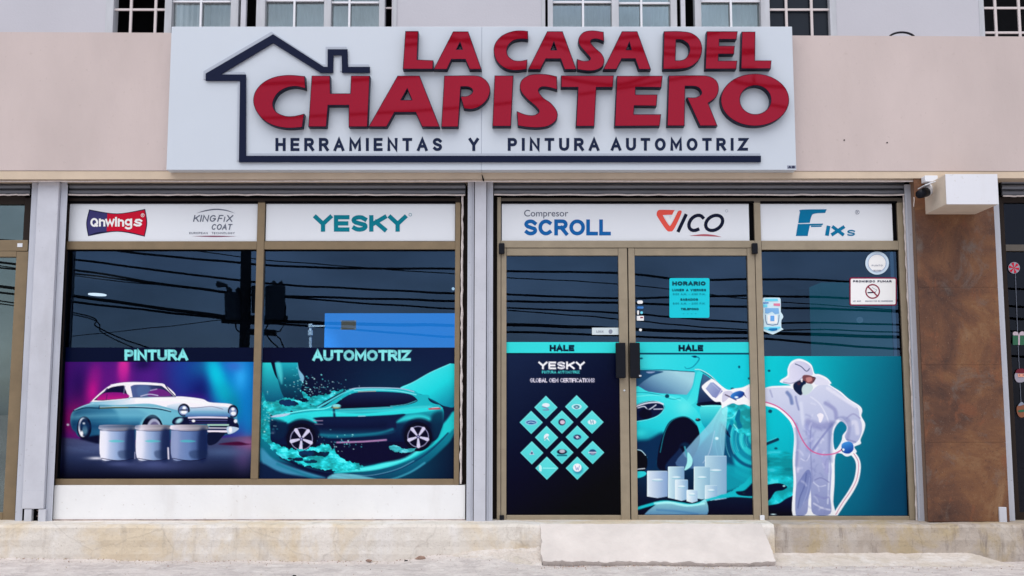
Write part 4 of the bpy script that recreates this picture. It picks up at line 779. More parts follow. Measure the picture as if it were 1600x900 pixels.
# plinth: concrete step running under the whole front
PZ = .262
def plinth(name, x0, x1, m, label, seed):
    n = int((x1 - x0) / .02); prof = [(-.335, -.1), (-.345, .0), (-.35, .05), (-.348, .10), (-.352, .15), (-.348, .20), (-.345, .24), (-.335, PZ - .006), (-.318, PZ), (-.2, PZ + .004), (.0, PZ + .004), (.4, PZ + .004)]
    vs, fs = [], []
    X = np.linspace(x0, x1, n)
    for i, x in enumerate(X):
        for j, (y, z) in enumerate(prof):
            a = fbm(np.array([x * 9.]), np.array([z * 9. + y * 5]), seed, 4)[0] - .5; b = fbm(np.array([x * 2.]), np.array([3.3]), seed + 5, 2)[0] - .5
            k = 1 if 0 < j < 10 else 0
            vs.append((x, y + a * .022 * k, z + (b * .012 + a * .012) * (1 if 6 <= j < 10 else 0)))
    p = len(prof)
    for i in range(n - 1):
        for j in range(p - 1): fs.append([i * p + j, (i + 1) * p + j, (i + 1) * p + j + 1, i * p + j + 1])
    mb = MB(); mb.add(vs, fs); o = mb.build(name, m, smooth=False)
    return tag(o, label, kind='structure')
plinth('concrete_plinth', -9, 1.93, M_KERB, 'cream stained concrete plinth under the display windows', 21)
plinth('concrete_plinth', 1.93, 9, M_KERB2, 'grey stained concrete plinth under the painter window and stone pillar', 31)
# ramp up to the door
def terrain_patch(name, f, nu, nv, m, label, kind='structure', cat=None, skirt=-.05, under=0.):
    vs = [f(u / nu, v / nv) for v in range(nv + 1) for u in range(nu + 1)]; w_ = nu + 1
    fs = [[v * w_ + u, v * w_ + u + 1, (v + 1) * w_ + u + 1, (v + 1) * w_ + u] for v in range(nv) for u in range(nu)]
    ring = [u for u in range(nu + 1)] + [v * w_ + nu for v in range(1, nv + 1)] + [nv * w_ + u for u in range(nu - 1, -1, -1)] + [v * w_ for v in range(nv - 1, 0, -1)]
    k = len(vs); vs += [(vs[i][0], vs[i][1] + under, skirt) for i in ring]; r = len(ring)
    fs += [[ring[i], ring[(i + 1) % r], k + (i + 1) % r, k + i] for i in range(r)]
    mb = MB(); mb.add(vs, fs); return tag(mb.build(name, m), label, cat, kind=kind)
def nz1(x, y, s=0, o=4): return float(fbm(np.array([x]), np.array([y]), s, o)[0]) - .5
def ramp_f(u, v):
    xa = xof(845, 820, -.34) + (xof(1190, 820, -.34) - xof(845, 820, -.34)) * u; xb = xof(847, 872, -.62) + (xof(1213, 872, -.62) - xof(847, 872, -.62)) * u
    bow = (u - .5) * .012
    x = xa + (xb - xa) * v + nz1(v * 6, u * 3, 4) * .03 * (u in (0, 1)); Y = -.335 - .285 * v - (.022 * nz1(u * 50, 1, 8) if v == 1 else 0) ; z = PZ + .006 + (.024 - PZ) * v ** 1.05 + nz1(u * 14, v * 7, 3) * .006 - bow * v + (nz1(u * 34, 9, 5) * .03 if v == 1 else 0) + nz1(u * 30, v * 12, 44) * .005
    return (x, Y, z)
terrain_patch('door_ramp', ramp_f, 120, 30, M_RAMP, 'smooth pale cement ramp leading up to the double doors', cat='ramp', kind='thing', under=.07)
def slab_f(u, v):
    xa = xof(1196, 853, -.345) + (xof(1512, 853, -.345) - xof(1196, 853, -.345)) * u; xb = xof(1205, 876, -.56) + (xof(1585, 876, -.56) - xof(1205, 876, -.56)) * u
    z = .062 - .066 * v; z += nz1(u * 30, v * 8, 13) * .012 + nz1(u * 9, v * 3, 14) * .012
    return (xa + (xb - xa) * v + (.02 * nz1(v * 9, 2, 6) if u in (0, 1) else 0), -.34 - .26 * v + (.03 * nz1(u * 22, 5, 9) if v == 1 else 0), z)
terrain_patch('cement_apron', slab_f, 140, 24, M_SLAB, 'low rough cement apron sloping from the grey plinth to the street', cat='apron', kind='thing')
def rub_f(u, v):
    x = xof(672, 860, -.4) + (xof(846, 860, -.4) - xof(672, 860, -.4)) * u
    h = (.05 + .06 * u) * (1 - v) ** .8 * min(1, u * 4) + nz1(u * 18, v * 9, 17) * .03 * (1 - v * .6) + nz1(u * 45, v * 25, 18) * .014
    return (x + nz1(u * 9, v * 5, 19) * .02, -.33 - .30 * v, max(-.03, h - .012 * v))
terrain_patch('cement_rubble', rub_f, 110, 34, M_SLAB, 'broken heap of spilled cement beside the door ramp', cat='rubble', kind='thing')
def stone(x, Y, z, r, m, label, group=None, seed=0):
    bm = bmesh.new(); bmesh.ops.create_icosphere(bm, subdivisions=2, radius=1)
    rr = random.Random(seed)
    for v in bm.verts:
        k = 1 + .35 * nz1(v.co.x * 1.3 + seed, v.co.y * 1.3 + v.co.z, seed); v.co = Vector((v.co.x * r[0] * k, v.co.y * r[1] * k, v.co.z * r[2] * k))
    me = bpy.data.meshes.new('stone'); bm.to_mesh(me); bm.free(); me.materials.append(m)
    o = bpy.data.objects.new('stone', me); COL.objects.link(o); o.location = (x, Y, z + r[2] * .6); o.rotation_euler = (0, 0, rr.uniform(-.3, .3)); return tag(o, label, 'stone', group)
stone(*[xof(657, 870, -.42)], -.40, .012, (.040, .026, .020), M_STN, 'brown flat stone lying at the foot of the plinth', seed=3)
stone(xof(635, 874, -.42), -.42, .004, (.016, .013, .009), M_BLACK, 'small dark stone left of the brown flat stone', seed=4)
stone(xof(683, 876, -.46), -.44, .004, (.016, .012, .009), M_BLACK, 'small dark stone right of the brown flat stone', seed=8)
stone(xof(461, 893, -1.1), -1.12, .0, (.014, .014, .008), M_BLACK, 'small dark pebble alone on the street left of centre', seed=6)
stone(xof(575, 874, -.45), -.40, .004, (.024, .014, .010), M_STN, 'small dull stone against the plinth under the car window', seed=9)
# gravel crumbs: nobody could count them
gm = MB(); rr = random.Random(2)
for k in range(900):
    x, Y = rr.uniform(-4.6, 4.6), -.37 - abs(rr.gauss(0, .10)) if k < 620 else rr.uniform(-1.6, -.4)
    if .18 < x < 2.0 and Y > -.68: Y -= .3
    if x >= 1.9 and Y > -.62: Y -= .25
    s = rr.uniform(.002, .008); z = float(road_h(np.array([x]), np.array([Y]))[0]) + s * .3; t = rr.uniform(0, 3)
    c, q = math.cos(t) * s, math.sin(t) * s
    gm.add([(x + c, Y + q, z - s), (x - q, Y + c, z - s), (x - c, Y - q, z - s), (x + q, Y - c, z - s), (x, Y, z + s * .8)], [[0, 1, 4], [1, 2, 4], [2, 3, 4], [3, 0, 4]], k % 3)
for k in range(260):  # darker crumbs in rows stand in for the shadow line at the bases
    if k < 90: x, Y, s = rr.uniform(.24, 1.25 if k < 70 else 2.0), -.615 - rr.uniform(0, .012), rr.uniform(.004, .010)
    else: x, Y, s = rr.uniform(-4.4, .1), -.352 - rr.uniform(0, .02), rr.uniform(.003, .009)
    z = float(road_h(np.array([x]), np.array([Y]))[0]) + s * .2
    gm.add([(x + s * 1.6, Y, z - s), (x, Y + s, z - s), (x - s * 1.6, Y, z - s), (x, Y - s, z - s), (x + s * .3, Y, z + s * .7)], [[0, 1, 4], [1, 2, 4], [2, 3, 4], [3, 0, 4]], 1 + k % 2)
tag(gm.build('gravel', [M_SLAB, M_KERB2, M_STN]), 'loose crumbs of gravel and cement, darker ones drawing the shadow line along the plinth foot', kind='stuff')

# ---------------------------------------------------------------- building masses
def quadwall(name, q, Y, d, m, label, kind='structure', cat=None, parent=None):
    mb = MB(); mb.hexa(q, q, Y, Y + d); o = mb.build(name, m, parent)
    return tag(o, label, cat, kind=kind)
FY = -.22
zb = zof(281, FY); zl = zof(267, FY)
def topz(x): return zof(50, FY) + (zof(57, FY) - zof(50, FY)) * (x + 4) / 8
quadwall('fascia_wall', [(-9, zl + .006), (9, zl - .004), (9, topz(9)), (-9, topz(-9))], FY, 1.3, M_FASC, 'pinkish beige rendered fascia band behind the shop sign')
mb = MB(); mb.hexa([(-9, zb), (9, zb + .02), (9, zl - .007), (-9, zl + .003)], [(-9, zb), (9, zb + .02), (9, zl - .007), (-9, zl + .003)], FY + .004, FY + .27)
tag(mb.build('fascia_edge', M_LIP), 'cream lower edge and soffit of the fascia', kind='structure')
# a crack above the middle pilaster
mb = MB(); ppoly([(752.5, 272), (754.5, 275), (756.5, 281), (755.5, 283), (753.8, 281)], FY, .02, mb)
tag(mb.build('crack', M_BLACK), 'short black crack in the cream fascia edge above the middle pilaster', 'crack')
for x, y, lab in ((1319, 219, 'small dark speck on the fascia right of the sign, the nearer one'), (1386, 223, 'small dark speck on the fascia right of the sign, the farther one')):
    mb = MB(); p = at(x, y, FY); mb.disc(p[0], p[1], .006, FY - .003, .006, 8); tag(mb.build('wall_hole', M_BLACK), lab, 'hole')
# fascia top coping line is the roof slab of the shop: upper wall stands on it, set back
UY = .62; uz = zof(20, UY)
W3 = [(xof(168, 30, UY), xof(612, 30, UY)), (xof(852, 30, UY), xof(1305, 30, UY)), (xof(1533, 30, UY), xof(1990, 30, UY))]
ztop = 6.6; wsill = zof(70, UY) - .1
segs = [(-9, W3[0][0]), (W3[0][1], W3[1][0]), (W3[1][1], W3[2][0]), (W3[2][1], 9)]
mb = MB()
for a_, b_ in segs: mb.box(a_, b_, UY, UY + .2, topz(0) - .3, ztop)
for a_, b_ in W3: mb.box(a_, b_, UY + .002, UY + .198, ztop - .9, ztop); mb.box(a_, b_, UY + .002, UY + .198, topz(0) - .3, wsill - .02)
tag(mb.build('upper_wall', M_UPPER), 'lilac white rendered wall of the upper storey', kind='structure')
mb = MB(); mb.box(-9, 9, UY + .2, 9, ztop - .1, ztop + .1); tag(mb.build('roof', M_UPPER), 'flat roof of the upper storey', kind='structure')
mb = MB(); mb.box(-9, 9, 3.2, 3.4, topz(0) - .2, ztop - .1); mb.box(-9, 9, UY + .2, 3.2, topz(0) - .3, topz(0) - .2); tag(mb.build('upper_room', M_DIM), 'dark rooms behind the upper windows', kind='structure')
mb = MB(); mb.box(-9.2, -9, UY, 9, 0, ztop); mb.box(9, 9.2, UY, 9, 0, ztop); mb.box(-9, 9, 8.8, 9, 0, ztop); tag(mb.build('outer_wall', M_UPPER), 'side and rear walls of the building', kind='structure')
# shop interior
CZ = zof(309, .05) + .12
mb = MB(); mb.box(-9, 9, 7.6, 7.7, PZ, CZ); mb.box(-9, 9, .1, 7.6, CZ, CZ + .1); tag(mb.build('shop_interior', M_DIM), 'dark shop room behind the glass', kind='structure')
mb = MB(); mb.box(-9, 9, .4, 7.6, PZ - .1, PZ + .003); tag(mb.build('shop_floor', mat('dark_tile_floor', (.05, .055, .065), .3)), 'dark floor of the shop', kind='structure')

# ---------------------------------------------------------------- pilasters and rails
def strip(name, x0t, x1t, yt, x0b, x1b, yb, Y, d, m, parent=None, bevel=.003):
    """vertical post drawn by its photo edges at top and bottom, averaged to a true vertical"""
    xa = (xof(x0t, yt, Y) + xof(x0b, yb, Y)) / 2; xb = (xof(x1t, yt, Y) + xof(x1b, yb, Y)) / 2
    mb = MB(); mb.box(xa, xb, Y, Y + d, zof(yb, Y), zof(yt, Y)); return mb.build(name, m, parent, bevel=bevel)
def pil(name, label, box, g1, g2, yt, yb, flap=None):
    t = empty(name, (xof(box[0], yt, -.3), -.3, PZ))
    strip('post_casing', box[0], box[1], yt, box[2], box[3], yb if not flap else flap, -.135, .05, M_PIL, t)
    zz_ = zof(766, -.14); sa = (xof(box[0], yt, -.135) + xof(box[2], yb if not flap else flap, -.135)) / 2; sb = (xof(box[1], yt, -.135) + xof(box[3], yb if not flap else flap, -.135)) / 2
    MB().box(sa + .002, sb - .002, -.1358, -.134, zz_ - .002, zz_).build('casing_seam', M_RAIL, t)
    if flap:
        a, b = (xof(box[0], yt, -.175) + xof(box[2], flap, -.175)) / 2, (xof(box[1], yt, -.175) + xof(box[3], flap, -.175)) / 2; z0, z1 = PZ, zof(flap + 1.5, -.175)
        mb = MB(); mb.box(a, a + .055, -.132, -.09, z0, z1); mb.build('casing_foot', M_PIL, t, bevel=.002); mb = MB(); mb.box(b - .055, b, -.132, -.09, z0, z1); mb.build('casing_foot', M_PIL, t, bevel=.002)
        mb = MB(); mb.box(a + .055, b - .055, -.085, -.08, z0, z1); mb.build('opening', M_BLACK, t)
        mb = MB(); pts = [(a + .098 + .010 * math.sin(k * 2.1), -.10, z0 + .015 + k * .014) for k in range(7)]; mb.tube(pts, .010, 6); mb.build('chain', mat('rusty_chain', (.22, .16, .15), .7, var=.5, vscale=60), t)
    for g in (g1, g2):
        if g:
            r = strip('guide_rail', *g[:2], yt, *g[2:4], yb, -.10, .02, M_RAIL, t); 
            xa = (xof(g[0], yt, -.165) + xof(g[2], yb, -.165)) / 2; xb = (xof(g[1], yt, -.165) + xof(g[3], yb, -.165)) / 2
            mb = MB(); mb.box(xa + (xb - xa) * .38, xa + (xb - xa) * .62, -.105, -.10, PZ, zof(yt, -.17) - .01); mb.build('rail_lip', M_RAIL, r, bevel=.001)
    return tag(t, label, 'pilaster')
BY = 817
pil('pilaster', 'pale grey pilaster with a chain opening at its foot, left of the display window', (61, 91, 33, 69), (49, 58, 24, 33), (94, 103, 72, 81), 284, BY, flap=795)
pil('pilaster', 'narrow pale grey pilaster between the display window and the doors', (742, 759, 740, 759.5), (731.5, 741, 728, 739), (760, 770, 760.5, 770), 284, BY + 2)
# gap backs, black to stand in for the shade beside the rails
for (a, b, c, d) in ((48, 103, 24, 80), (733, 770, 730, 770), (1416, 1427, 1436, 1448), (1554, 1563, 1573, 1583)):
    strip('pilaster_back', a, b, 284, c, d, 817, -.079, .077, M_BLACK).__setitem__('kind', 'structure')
# right stone pillar
sp = empty('stone_pillar', (xof(1495, 800, -.25), -.2, PZ))
xa, xb = (xof(1427, 300, -.2) + xof(1451, 812, -.2)) / 2, (xof(1556, 300, -.2) + xof(1572, 812, -.2)) / 2
mb = MB(); mb.box(xa + .012, xb - .004, -.19, .05, PZ, zof(280, -.2)); mb.build('pillar_core', mat('brown_grout', (.20, .12, .08), .9), sp)
lines = [277, 329, 449, 570, 691, 815]
for k in range(5):
    z1, z0 = zof(lines[k], -.2) - .0004, zof(lines[k + 1], -.2) + .0004
    mb = MB(); mb.box(xa, xb, -.206 - .0008 * (k % 2), -.191, z0, z1); mb.build('tile', M_STONE, sp, bevel=.0015)
tag(sp, 'pillar clad in rusty brown stone tiles, right of the painter window', 'pillar')
def rail_thing(a, b, c, d, label, foot=False):
    t = empty('shutter_rail', (xof(c, 812, -.26), -.25, PZ)); r = strip('guide_rail', a, b, 288, c, d, 816, -.10, .02, M_RAIL, t)
    xa = (xof(a, 288, -.165) + xof(c, 816, -.165)) / 2; xb = (xof(b, 288, -.165) + xof(d, 816, -.165)) / 2
    mb = MB(); mb.box(xa + (xb - xa) * .4, xa + (xb - xa) * .6, -.105, -.10, PZ + .02, zof(300, -.17)); mb.build('rail_lip', M_RAIL, t, bevel=.001)
    if foot:
        mb = MB(); mb.box(xof(1559.5, 800, -.2), xof(1571, 800, -.2), -.222, -.2, PZ, zof(792, -.2)); mb.build('rail_foot', M_PIL, t, bevel=.003)
    return tag(t, label, 'shutter rail')
rail_thing(1415, 1427, 1434, 1448, 'silver shutter rail between the painter window and the stone pillar')
rail_thing(1553, 1563, 1571, 1583, 'silver shutter rail on the right side of the stone pillar', True)

# ---------------------------------------------------------------- shutter housings
def housing(name, x0, x1, label, n=3, y0=284, y1=303, Y=-.075, dz=0):
    t = empty(name, (xof((x0 + x1) / 2, 290, Y), Y, zof(y1, Y)))
    xa, xb = xof(x0, 290, Y), xof(x1, 290, Y); z0, z1 = zof(y1, Y), zof(y0 - 6, Y)
    mb = MB(); mb.box(xa, xb, Y + .03, .16, z0 + .006, z1); mb.build('housing', M_BLACK, t)
    h = (z1 - z0) / n
    for k in range(n):
        prof = [(Y + .03, z0 + k * h), (Y + .008, z0 + k * h + .005), (Y, z0 + (k + .5) * h), (Y + .01, z0 + (k + 1) * h - .008), (Y + .03, z0 + (k + 1) * h - .002)]
        vs = [(x, y, z) for x in (xa, xb) for (y, z) in prof]; m = len(prof)
        mb = MB(); mb.add(vs, [[i, i + 1, m + i + 1, m + i] for i in range(m - 1)] + [list(range(m)), list(range(2 * m - 1, m - 1, -1))]); mb.build('slat', M_SHUT, t)
    mb = MB(); rr = random.Random(x0); nn = 40
    mb.tube([(xa + (xb - xa) * k / nn, Y - .004 + rr.uniform(-.002, .002), z0 - .008 + rr.uniform(-.0025, .0025)) for k in range(nn + 1)], .0065, 6); mb.build('sealant_bead', M_FOAM, t)
    return tag(t, label, 'roller shutter')
housing('roller_shutter', 108, 727, 'rolled up grey shutter above the two car poster windows')
housing('roller_shutter', 772, 1414, 'rolled up grey shutter above the doors and painter window')
housing('roller_shutter', -90, 47, 'rolled up dark shutter over the neighbouring window at far left')
housing('roller_shutter', 1566, 1720, 'rolled up dark shutter over the neighbouring window at far right', y1=305)
mb = MB(); rr = random.Random(5); nn = 90
mb.tube([(xof(-60, 283, -.19) + (xof(1436, 283, -.19) - xof(-60, 283, -.19)) * k / nn, -.190 + rr.uniform(-.002, .002), zof(283.2, -.19) + rr.uniform(-.002, .002)) for k in range(nn + 1)], .0055, 6)
tag(mb.build('sealant_line', M_FOAM), 'thin pale sealant line under the fascia edge', 'sealant')
for (p, q, lab) in ((((722, 306), (721, 756)), 3, 'wavy pale sealant strip on the right side of the display window'), (((1410.5, 306), (1432, 815)), 4, 'wavy pale sealant strip right of the painter window')):
    mb = MB(); rr = random.Random(q); nn = 60; x = (xof(*p[0], -.03) + xof(*p[1], -.03)) / 2
    mb.tube([(x + rr.uniform(-.003, .003), -.05, zof(p[1][1], -.05) + (zof(p[0][1], -.05) - zof(p[1][1], -.05)) * k / nn) for k in range(nn + 1)], [.009 + rr.uniform(-.003, .003) for k in range(nn + 1)], 6)
    tag(mb.build('sealant_strip', M_FOAM), lab, 'sealant')

# ---------------------------------------------------------------- display window with the two car posters
xL, xR = (xof(104, 312, 0) + xof(84, 755, 0)) / 2, xof(721, 560, 0)
xm0, xm1 = (xof(402.5, 380) + xof(393, 748)) / 2, (xof(413.5, 380) + xof(405, 748)) / 2
xr0 = (xof(711.5, 380) + xof(709.5, 748)) / 2
xl1 = xof(109, 320); xl1 = (xof(108.5, 320) + xof(90, 745)) / 2
z_hd, z_s1, z_tb0, z_tb1, z_b1, z_b0 = zof(309), zof(317.5), zof(378), zof(390.5), zof(748), zof(757.5)
dw = empty('display_window', ((xL + xR) / 2, 0, z_b0))
mb = MB(); mb.box(xl1, xr0, -.03, .05, z_b0, z_b1); mb.build('bottom_rail', M_GOLD, dw, bevel=.003)
mb = MB(); mb.box(xl1, xm0 - .001, -.03, .05, z_tb1, z_tb0); mb.box(xm1 + .001, xr0, -.03, .05, z_tb1, z_tb0); mb.build('transom_bar', M_GOLD, dw, bevel=.003)
mb = MB(); mb.box(xl1, xR - .014, -.03, .05, z_s1, z_hd); mb.build('head_rail', M_DARKFR, dw, bevel=.003)
mb = MB(); mb.box(xm0, xm1, -.034, .05, z_b1 + .001, z_s1 - .001); mb.build('mullion', M_GOLD, dw, bevel=.004)
mb = MB(); mb.box(xr0, xR - .012, -.036, .05, z_b0, z_s1 - .001); mb.build('jamb', M_GOLD, dw, bevel=.004)
mb = MB(); mb.box(xL - .03, xl1, -.028, .05, z_b0, z_hd); mb.build('jamb', M_DARKFR, dw, bevel=.003)
for a, b in ((xl1, xm0), (xm1, xr0)):
    mb = MB(); mb.box(a, b, .003, .009, z_b1, z_tb1); mb.build('pane', M_GLASS, dw)
for a_, b_ in ((xl1, xm0), (xm1, xr0)):
    MB().box(a_, b_, -.0325, .002, zof(318.4), zof(315.4)).build('gasket', M_BLACK, dw); MB().box(a_, b_, -.012, .002, z_tb1 - .009, z_tb1).build('gasket', M_BLACK, dw)
MB().box(xl1, xr0, -.036, -.028, z_hd - .010, z_hd + .022).build('gasket', M_BLACK, dw)
tag(dw, 'wide bronze framed display window carrying the two car posters', 'window')
for a_, b_ in ((-9, xL - .02), (xR - .013, xof(776.5, 560)), (xof(1420, 560), xof(1577, 560))):
    MB().box(a_ if a_ > -8 else xof(36, 560), b_, .052, .25, PZ, CZ).build('pier_wall', M_DARKFR)['kind'] = 'structure'
# white wall under it
mb = MB(); mb.box(xof(84, 790, -.05), xof(727, 790, -.05), -.06, .3, PZ, z_b0 + .0); o = mb.build('parapet_wall', M_WHITE, bevel=.004); tag(o, 'low white painted wall under the display window', kind='structure')
mb = MB(); mb.box(xof(84, 790, -.06), xof(727, 790, -.06), -.066, -.06, PZ, PZ + .012); tag(mb.build('wall_foot_line', mat('dull_pink_mottle', (.42, .33, .31), .9, var=.5, vscale=14)), 'thin dull pink line at the foot of the low white wall', kind='structure')  # darker mottled pink strip along the foot of the wall

# ---------------------------------------------------------------- door front
xe0, xe1 = xof(776.5, 560), xof(787.5, 560)
xd0, xd1 = (xof(783, 400) + xof(783, 800)) / 2, (xof(980.5, 400) + xof(983, 800)) / 2
xd2, xd3 = xd1 + .008, (xof(1178.5, 400) + xof(1188, 810)) / 2
xq0, xq1 = xd3 + .004, (xof(1189, 400) + xof(1199, 800)) / 2
xp1 = (xof(1402.5, 395) + xof(1419, 800)) / 2; xp2 = (xof(1409, 320) + xof(1430, 812)) / 2
zd0 = zof(816.5); zdt = zof(388.5); zt0, zt1 = zof(388), zof(377)
ef = empty('entrance_frame', (xof(1090, 560), 0, PZ))
mb = MB(); mb.box(xe0, xd0 - .003, -.03, .05, PZ + .004, z_hd); mb.build('jamb', M_GOLD2, ef, bevel=.004)
mb = MB(); mb.box(xq0, xq1, -.03, .05, PZ + .004, z_s1); mb.build('mullion', M_GOLD2, ef, bevel=.004)
mb = MB(); mb.box(xp1, xp2, -.03, .05, PZ + .004, z_s1); mb.build('jamb', M_GOLD2, ef, bevel=.004)
mb = MB(); mb.box(xd0 - .002, xp2, -.03, .05, z_s1 + .001, z_hd); mb.build('head_rail', mat('dim_bronze_head', (.10, .078, .058), .5, metal=.2), ef, bevel=.003)
mb = MB(); mb.box(xd0 - .002, xq0 - .001, -.034, .05, zt0, zt1); mb.box(xq1 + .001, xp1 - .001, -.03, .05, zof(391), zt1); mb.build('transom_bar', M_GOLD2, ef, bevel=.003)
mb = MB(); mb.box(xq1 + .001, xp1 - .001, -.03, .05, zof(817), zof(806)); mb.build('bottom_rail', M_GOLD2, ef, bevel=.003)
mb = MB(); mb.box(xq1, xp1, .003, .009, zof(806), zof(391)); mb.build('pane', M_GLASS, ef)
MB().box(xd0, xq0, -.0325, .002, zof(318.4), zof(315.4)).build('gasket', M_BLACK, ef); MB().box(xq1, xp1, -.0325, .002, zof(318.4), zof(315.4)).build('gasket', M_BLACK, ef)
MB().box(xq1, xp1, -.012, .002, zof(393), zof(391)).build('gasket', M_BLACK, ef); MB().box(xof(1170.5, 348), xq0, -.006, .002, zof(377), zof(318)).build('gasket', M_BLACK, ef); MB().box(xof(1394.5, 348), xp1, -.006, .002, zof(377), zof(318)).build('gasket', M_BLACK, ef)
MB().box(xd0, xp2, -.036, -.028, z_hd - .008, z_hd + .022).build('gasket', M_BLACK, ef); MB().box(xp1 - .008, xp1, -.008, .002, zof(806), zof(392)).build('gasket', M_BLACK, ef)
tag(ef, 'bronze frame round the double doors and the painter window', 'door frame')
def door(x0, x1, gx0, gx1, label, left):
    t = empty('glass_door', (x0 if left else x1, -.02, zd0)); gt, gb = zof(400), zof(804.5)
    mb = MB(); mb.box(x0, gx0, -.028, .03, zd0, zdt); mb.build('stile', M_GOLD2, t, bevel=.004)
    mb = MB(); mb.box(gx1, x1, -.028, .03, zd0, zdt); mb.build('stile', M_GOLD2, t, bevel=.004)
    mb = MB(); mb.box(gx0 + .001, gx1 - .001, -.026, .03, gt, zdt); mb.build('top_rail', M_GOLD2, t, bevel=.004)
    mb = MB(); mb.box(gx0 + .001, gx1 - .001, -.026, .03, zd0, gb); mb.build('bottom_rail', M_GOLD2, t, bevel=.004)
    mb = MB(); mb.box(gx0, gx1, .003, .009, gb, gt); mb.build('pane', M_GLASS, t)
    hx0, hx1 = (xof(962, 563, -.07), xof(977.5, 563, -.07)) if left else (xof(984, 563, -.07), xof(1000, 563, -.07))
    mb = MB(); mb.box(hx0, hx1, -.085, -.05, zof(591, -.07), zof(535.5, -.07)); h = mb.build('handle', M_BLKPL, t, bevel=.009, bseg=3)
    mb = MB(); xx = (hx0 + hx1) / 2; mb.box(xx - .012, xx + .012, -.05, -.02, zof(545, -.05), zof(540, -.05)); mb.box(xx - .012, xx + .012, -.05, -.02, zof(587, -.05), zof(582, -.05)); mb.build('handle_mount', M_BLKPL, h)
    if not left:
        mb = MB(); mb.box(xof(1004, 541, -.088) - .03, xof(1004, 541, -.088) - .012, -.089, -.085, zof(588.5, -.08), zof(586, -.08)); mb.build('handle_badge', M_CHROME, h)
    if left:
        mb = MB(); mb.disc(xof(975.5, 610, -.03), zof(610, -.03), .0075, -.034, .01); mb.build('lock', M_CHROME, t)
    px = (x0 + .004) if left else (x1 - .004)
    mb = MB(); mb.box(px - .022, px + .022, -.07, -.028, zof(397, -.05), zof(380, -.05)); mb.build('pivot_block', M_BLKPL, t, bevel=.008)
    px = (x0 + .008) if left else (x1 + .004)
    mb = MB(); mb.box(px - .018, px + .016, -.05, -.028, zof(816, -.04), zof(805, -.04)); mb.build('floor_pivot', M_BLKPL if left else M_WHITEP, t, bevel=.003)
    return tag(t, label, 'door')
gxL0, gxL1 = (xof(792, 400) + xof(790.5, 804)) / 2, (xof(966.5, 400) + xof(969, 804)) / 2
gxR0, gxR1 = (xof(992.5, 400) + xof(994.5, 804)) / 2, (xof(1167, 400) + xof(1176, 804)) / 2
door(xd0, xd1, gxL0, gxL1, 'left glass door with the diamond emblem poster and black handle', True)
door(xd2, xd3, gxR0, gxR1, 'right glass door with the spray gun poster and opening hours', False)

# ---------------------------------------------------------------- printed posters
def poster(fn, label, k=1.18):
    o = fn().build('window_poster', M_INK, None, k); return tag(o, label, 'poster')
poster(poster_classic, 'poster of a pale blue classic car with three tins, headed PINTURA')
poster(poster_suv, 'poster of a teal car splashing through paint, headed AUTOMOTRIZ')
poster(poster_brands, 'navy poster with white lettering and twelve turquoise emblem diamonds')
poster(poster_car_front, 'turquoise poster of a car front, paint tins and a spray gun')
poster(poster_painter, 'teal poster of a masked painter in white overalls holding a hose')

# ---------------------------------------------------------------- brand boards over the glass
BYD = -.012
def board(x0, x1, y0, y1, label):
    mb = MB(); ym = (y0 + y1) / 2; t = pbox(x0, x1, y0, y1, BYD, .012).build('brand_board', M_BOARD, bevel=.0015)
    return tag(t, label, 'sign board')
b1 = board(108, 402, 318.5, 377, 'white board with the Onwings badge and KINGFIX COAT')
b2 = board(415.5, 711, 318.5, 376.5, 'white board with the teal word YESKY')
b3 = board(784, 1170.5, 318.5, 376.5, 'white board with SCROLL in blue and VICO')
b4 = board(1188, 1394.5, 318.5, 377, 'white board with the teal word FIXs')
B2 = BYD - .002; B3 = BYD - .004; B4 = BYD - .006
def pmat(n, c): return mat(n, tuple(np.minimum(lin(c) * 1.15, .9)), .4, spec=.1)
P_TEAL, P_BLUE, P_GREY, P_INK2, P_ORN, P_BRED, P_PUR, P_FTEAL = pmat('teal_ink', (2, 118, 136)), pmat('blue_ink', (14, 92, 158)), pmat('grey_ink', (96, 102, 118)), pmat('night_ink', (14, 20, 44)), pmat('salmon_ink', (222, 84, 72)), pmat('badge_red_ink', (190, 10, 44)), pmat('badge_purple_ink', (56, 54, 104)), pmat('deep_teal_ink', (0, 108, 150))
P_WHT = pmat('white_ink', (232, 234, 244)); P_PALE = pmat('pale_grey_ink', (130, 136, 152)); P_NAV = pmat('dark_navy_ink', (24, 26, 60))
def flat(pts, Y, m, parent, name='print', sm=True, th=.0015, k=6):
    q = smooth_poly(pts, k) if sm else pts; q = [at(p[0], p[1], Y) for p in q]
    return shape(name, [q], Y, th, m, parent)
# Onwings badge: coordinates read from a 5.714x enlargement of (120,315)
def z1(x, y): return 120 + x / 5.714, 315 + y / 5.714
def zz(pts, f): return [(*f(p[0], p[1]), *p[2:]) for p in pts]
flat(zz([(110, 70, 1), (360, 106), (610, 66, 1), (628, 190), (606, 312, 1), (360, 268), (100, 308, 1), (84, 190)], z1), B2, P_NAV, b1)
flat(zz([(116, 80, 1), (200, 96), (272, 106, 1), (266, 266, 1), (180, 274), (108, 300, 1), (92, 190)], z1), B2 - .0016, P_PUR, b1)
flat(zz([(273, 106, 1), (360, 112), (480, 98), (604, 76, 1), (620, 190), (600, 303, 1), (470, 272), (360, 262), (267, 266, 1)], z1), B2 - .0016, P_BRED, b1)
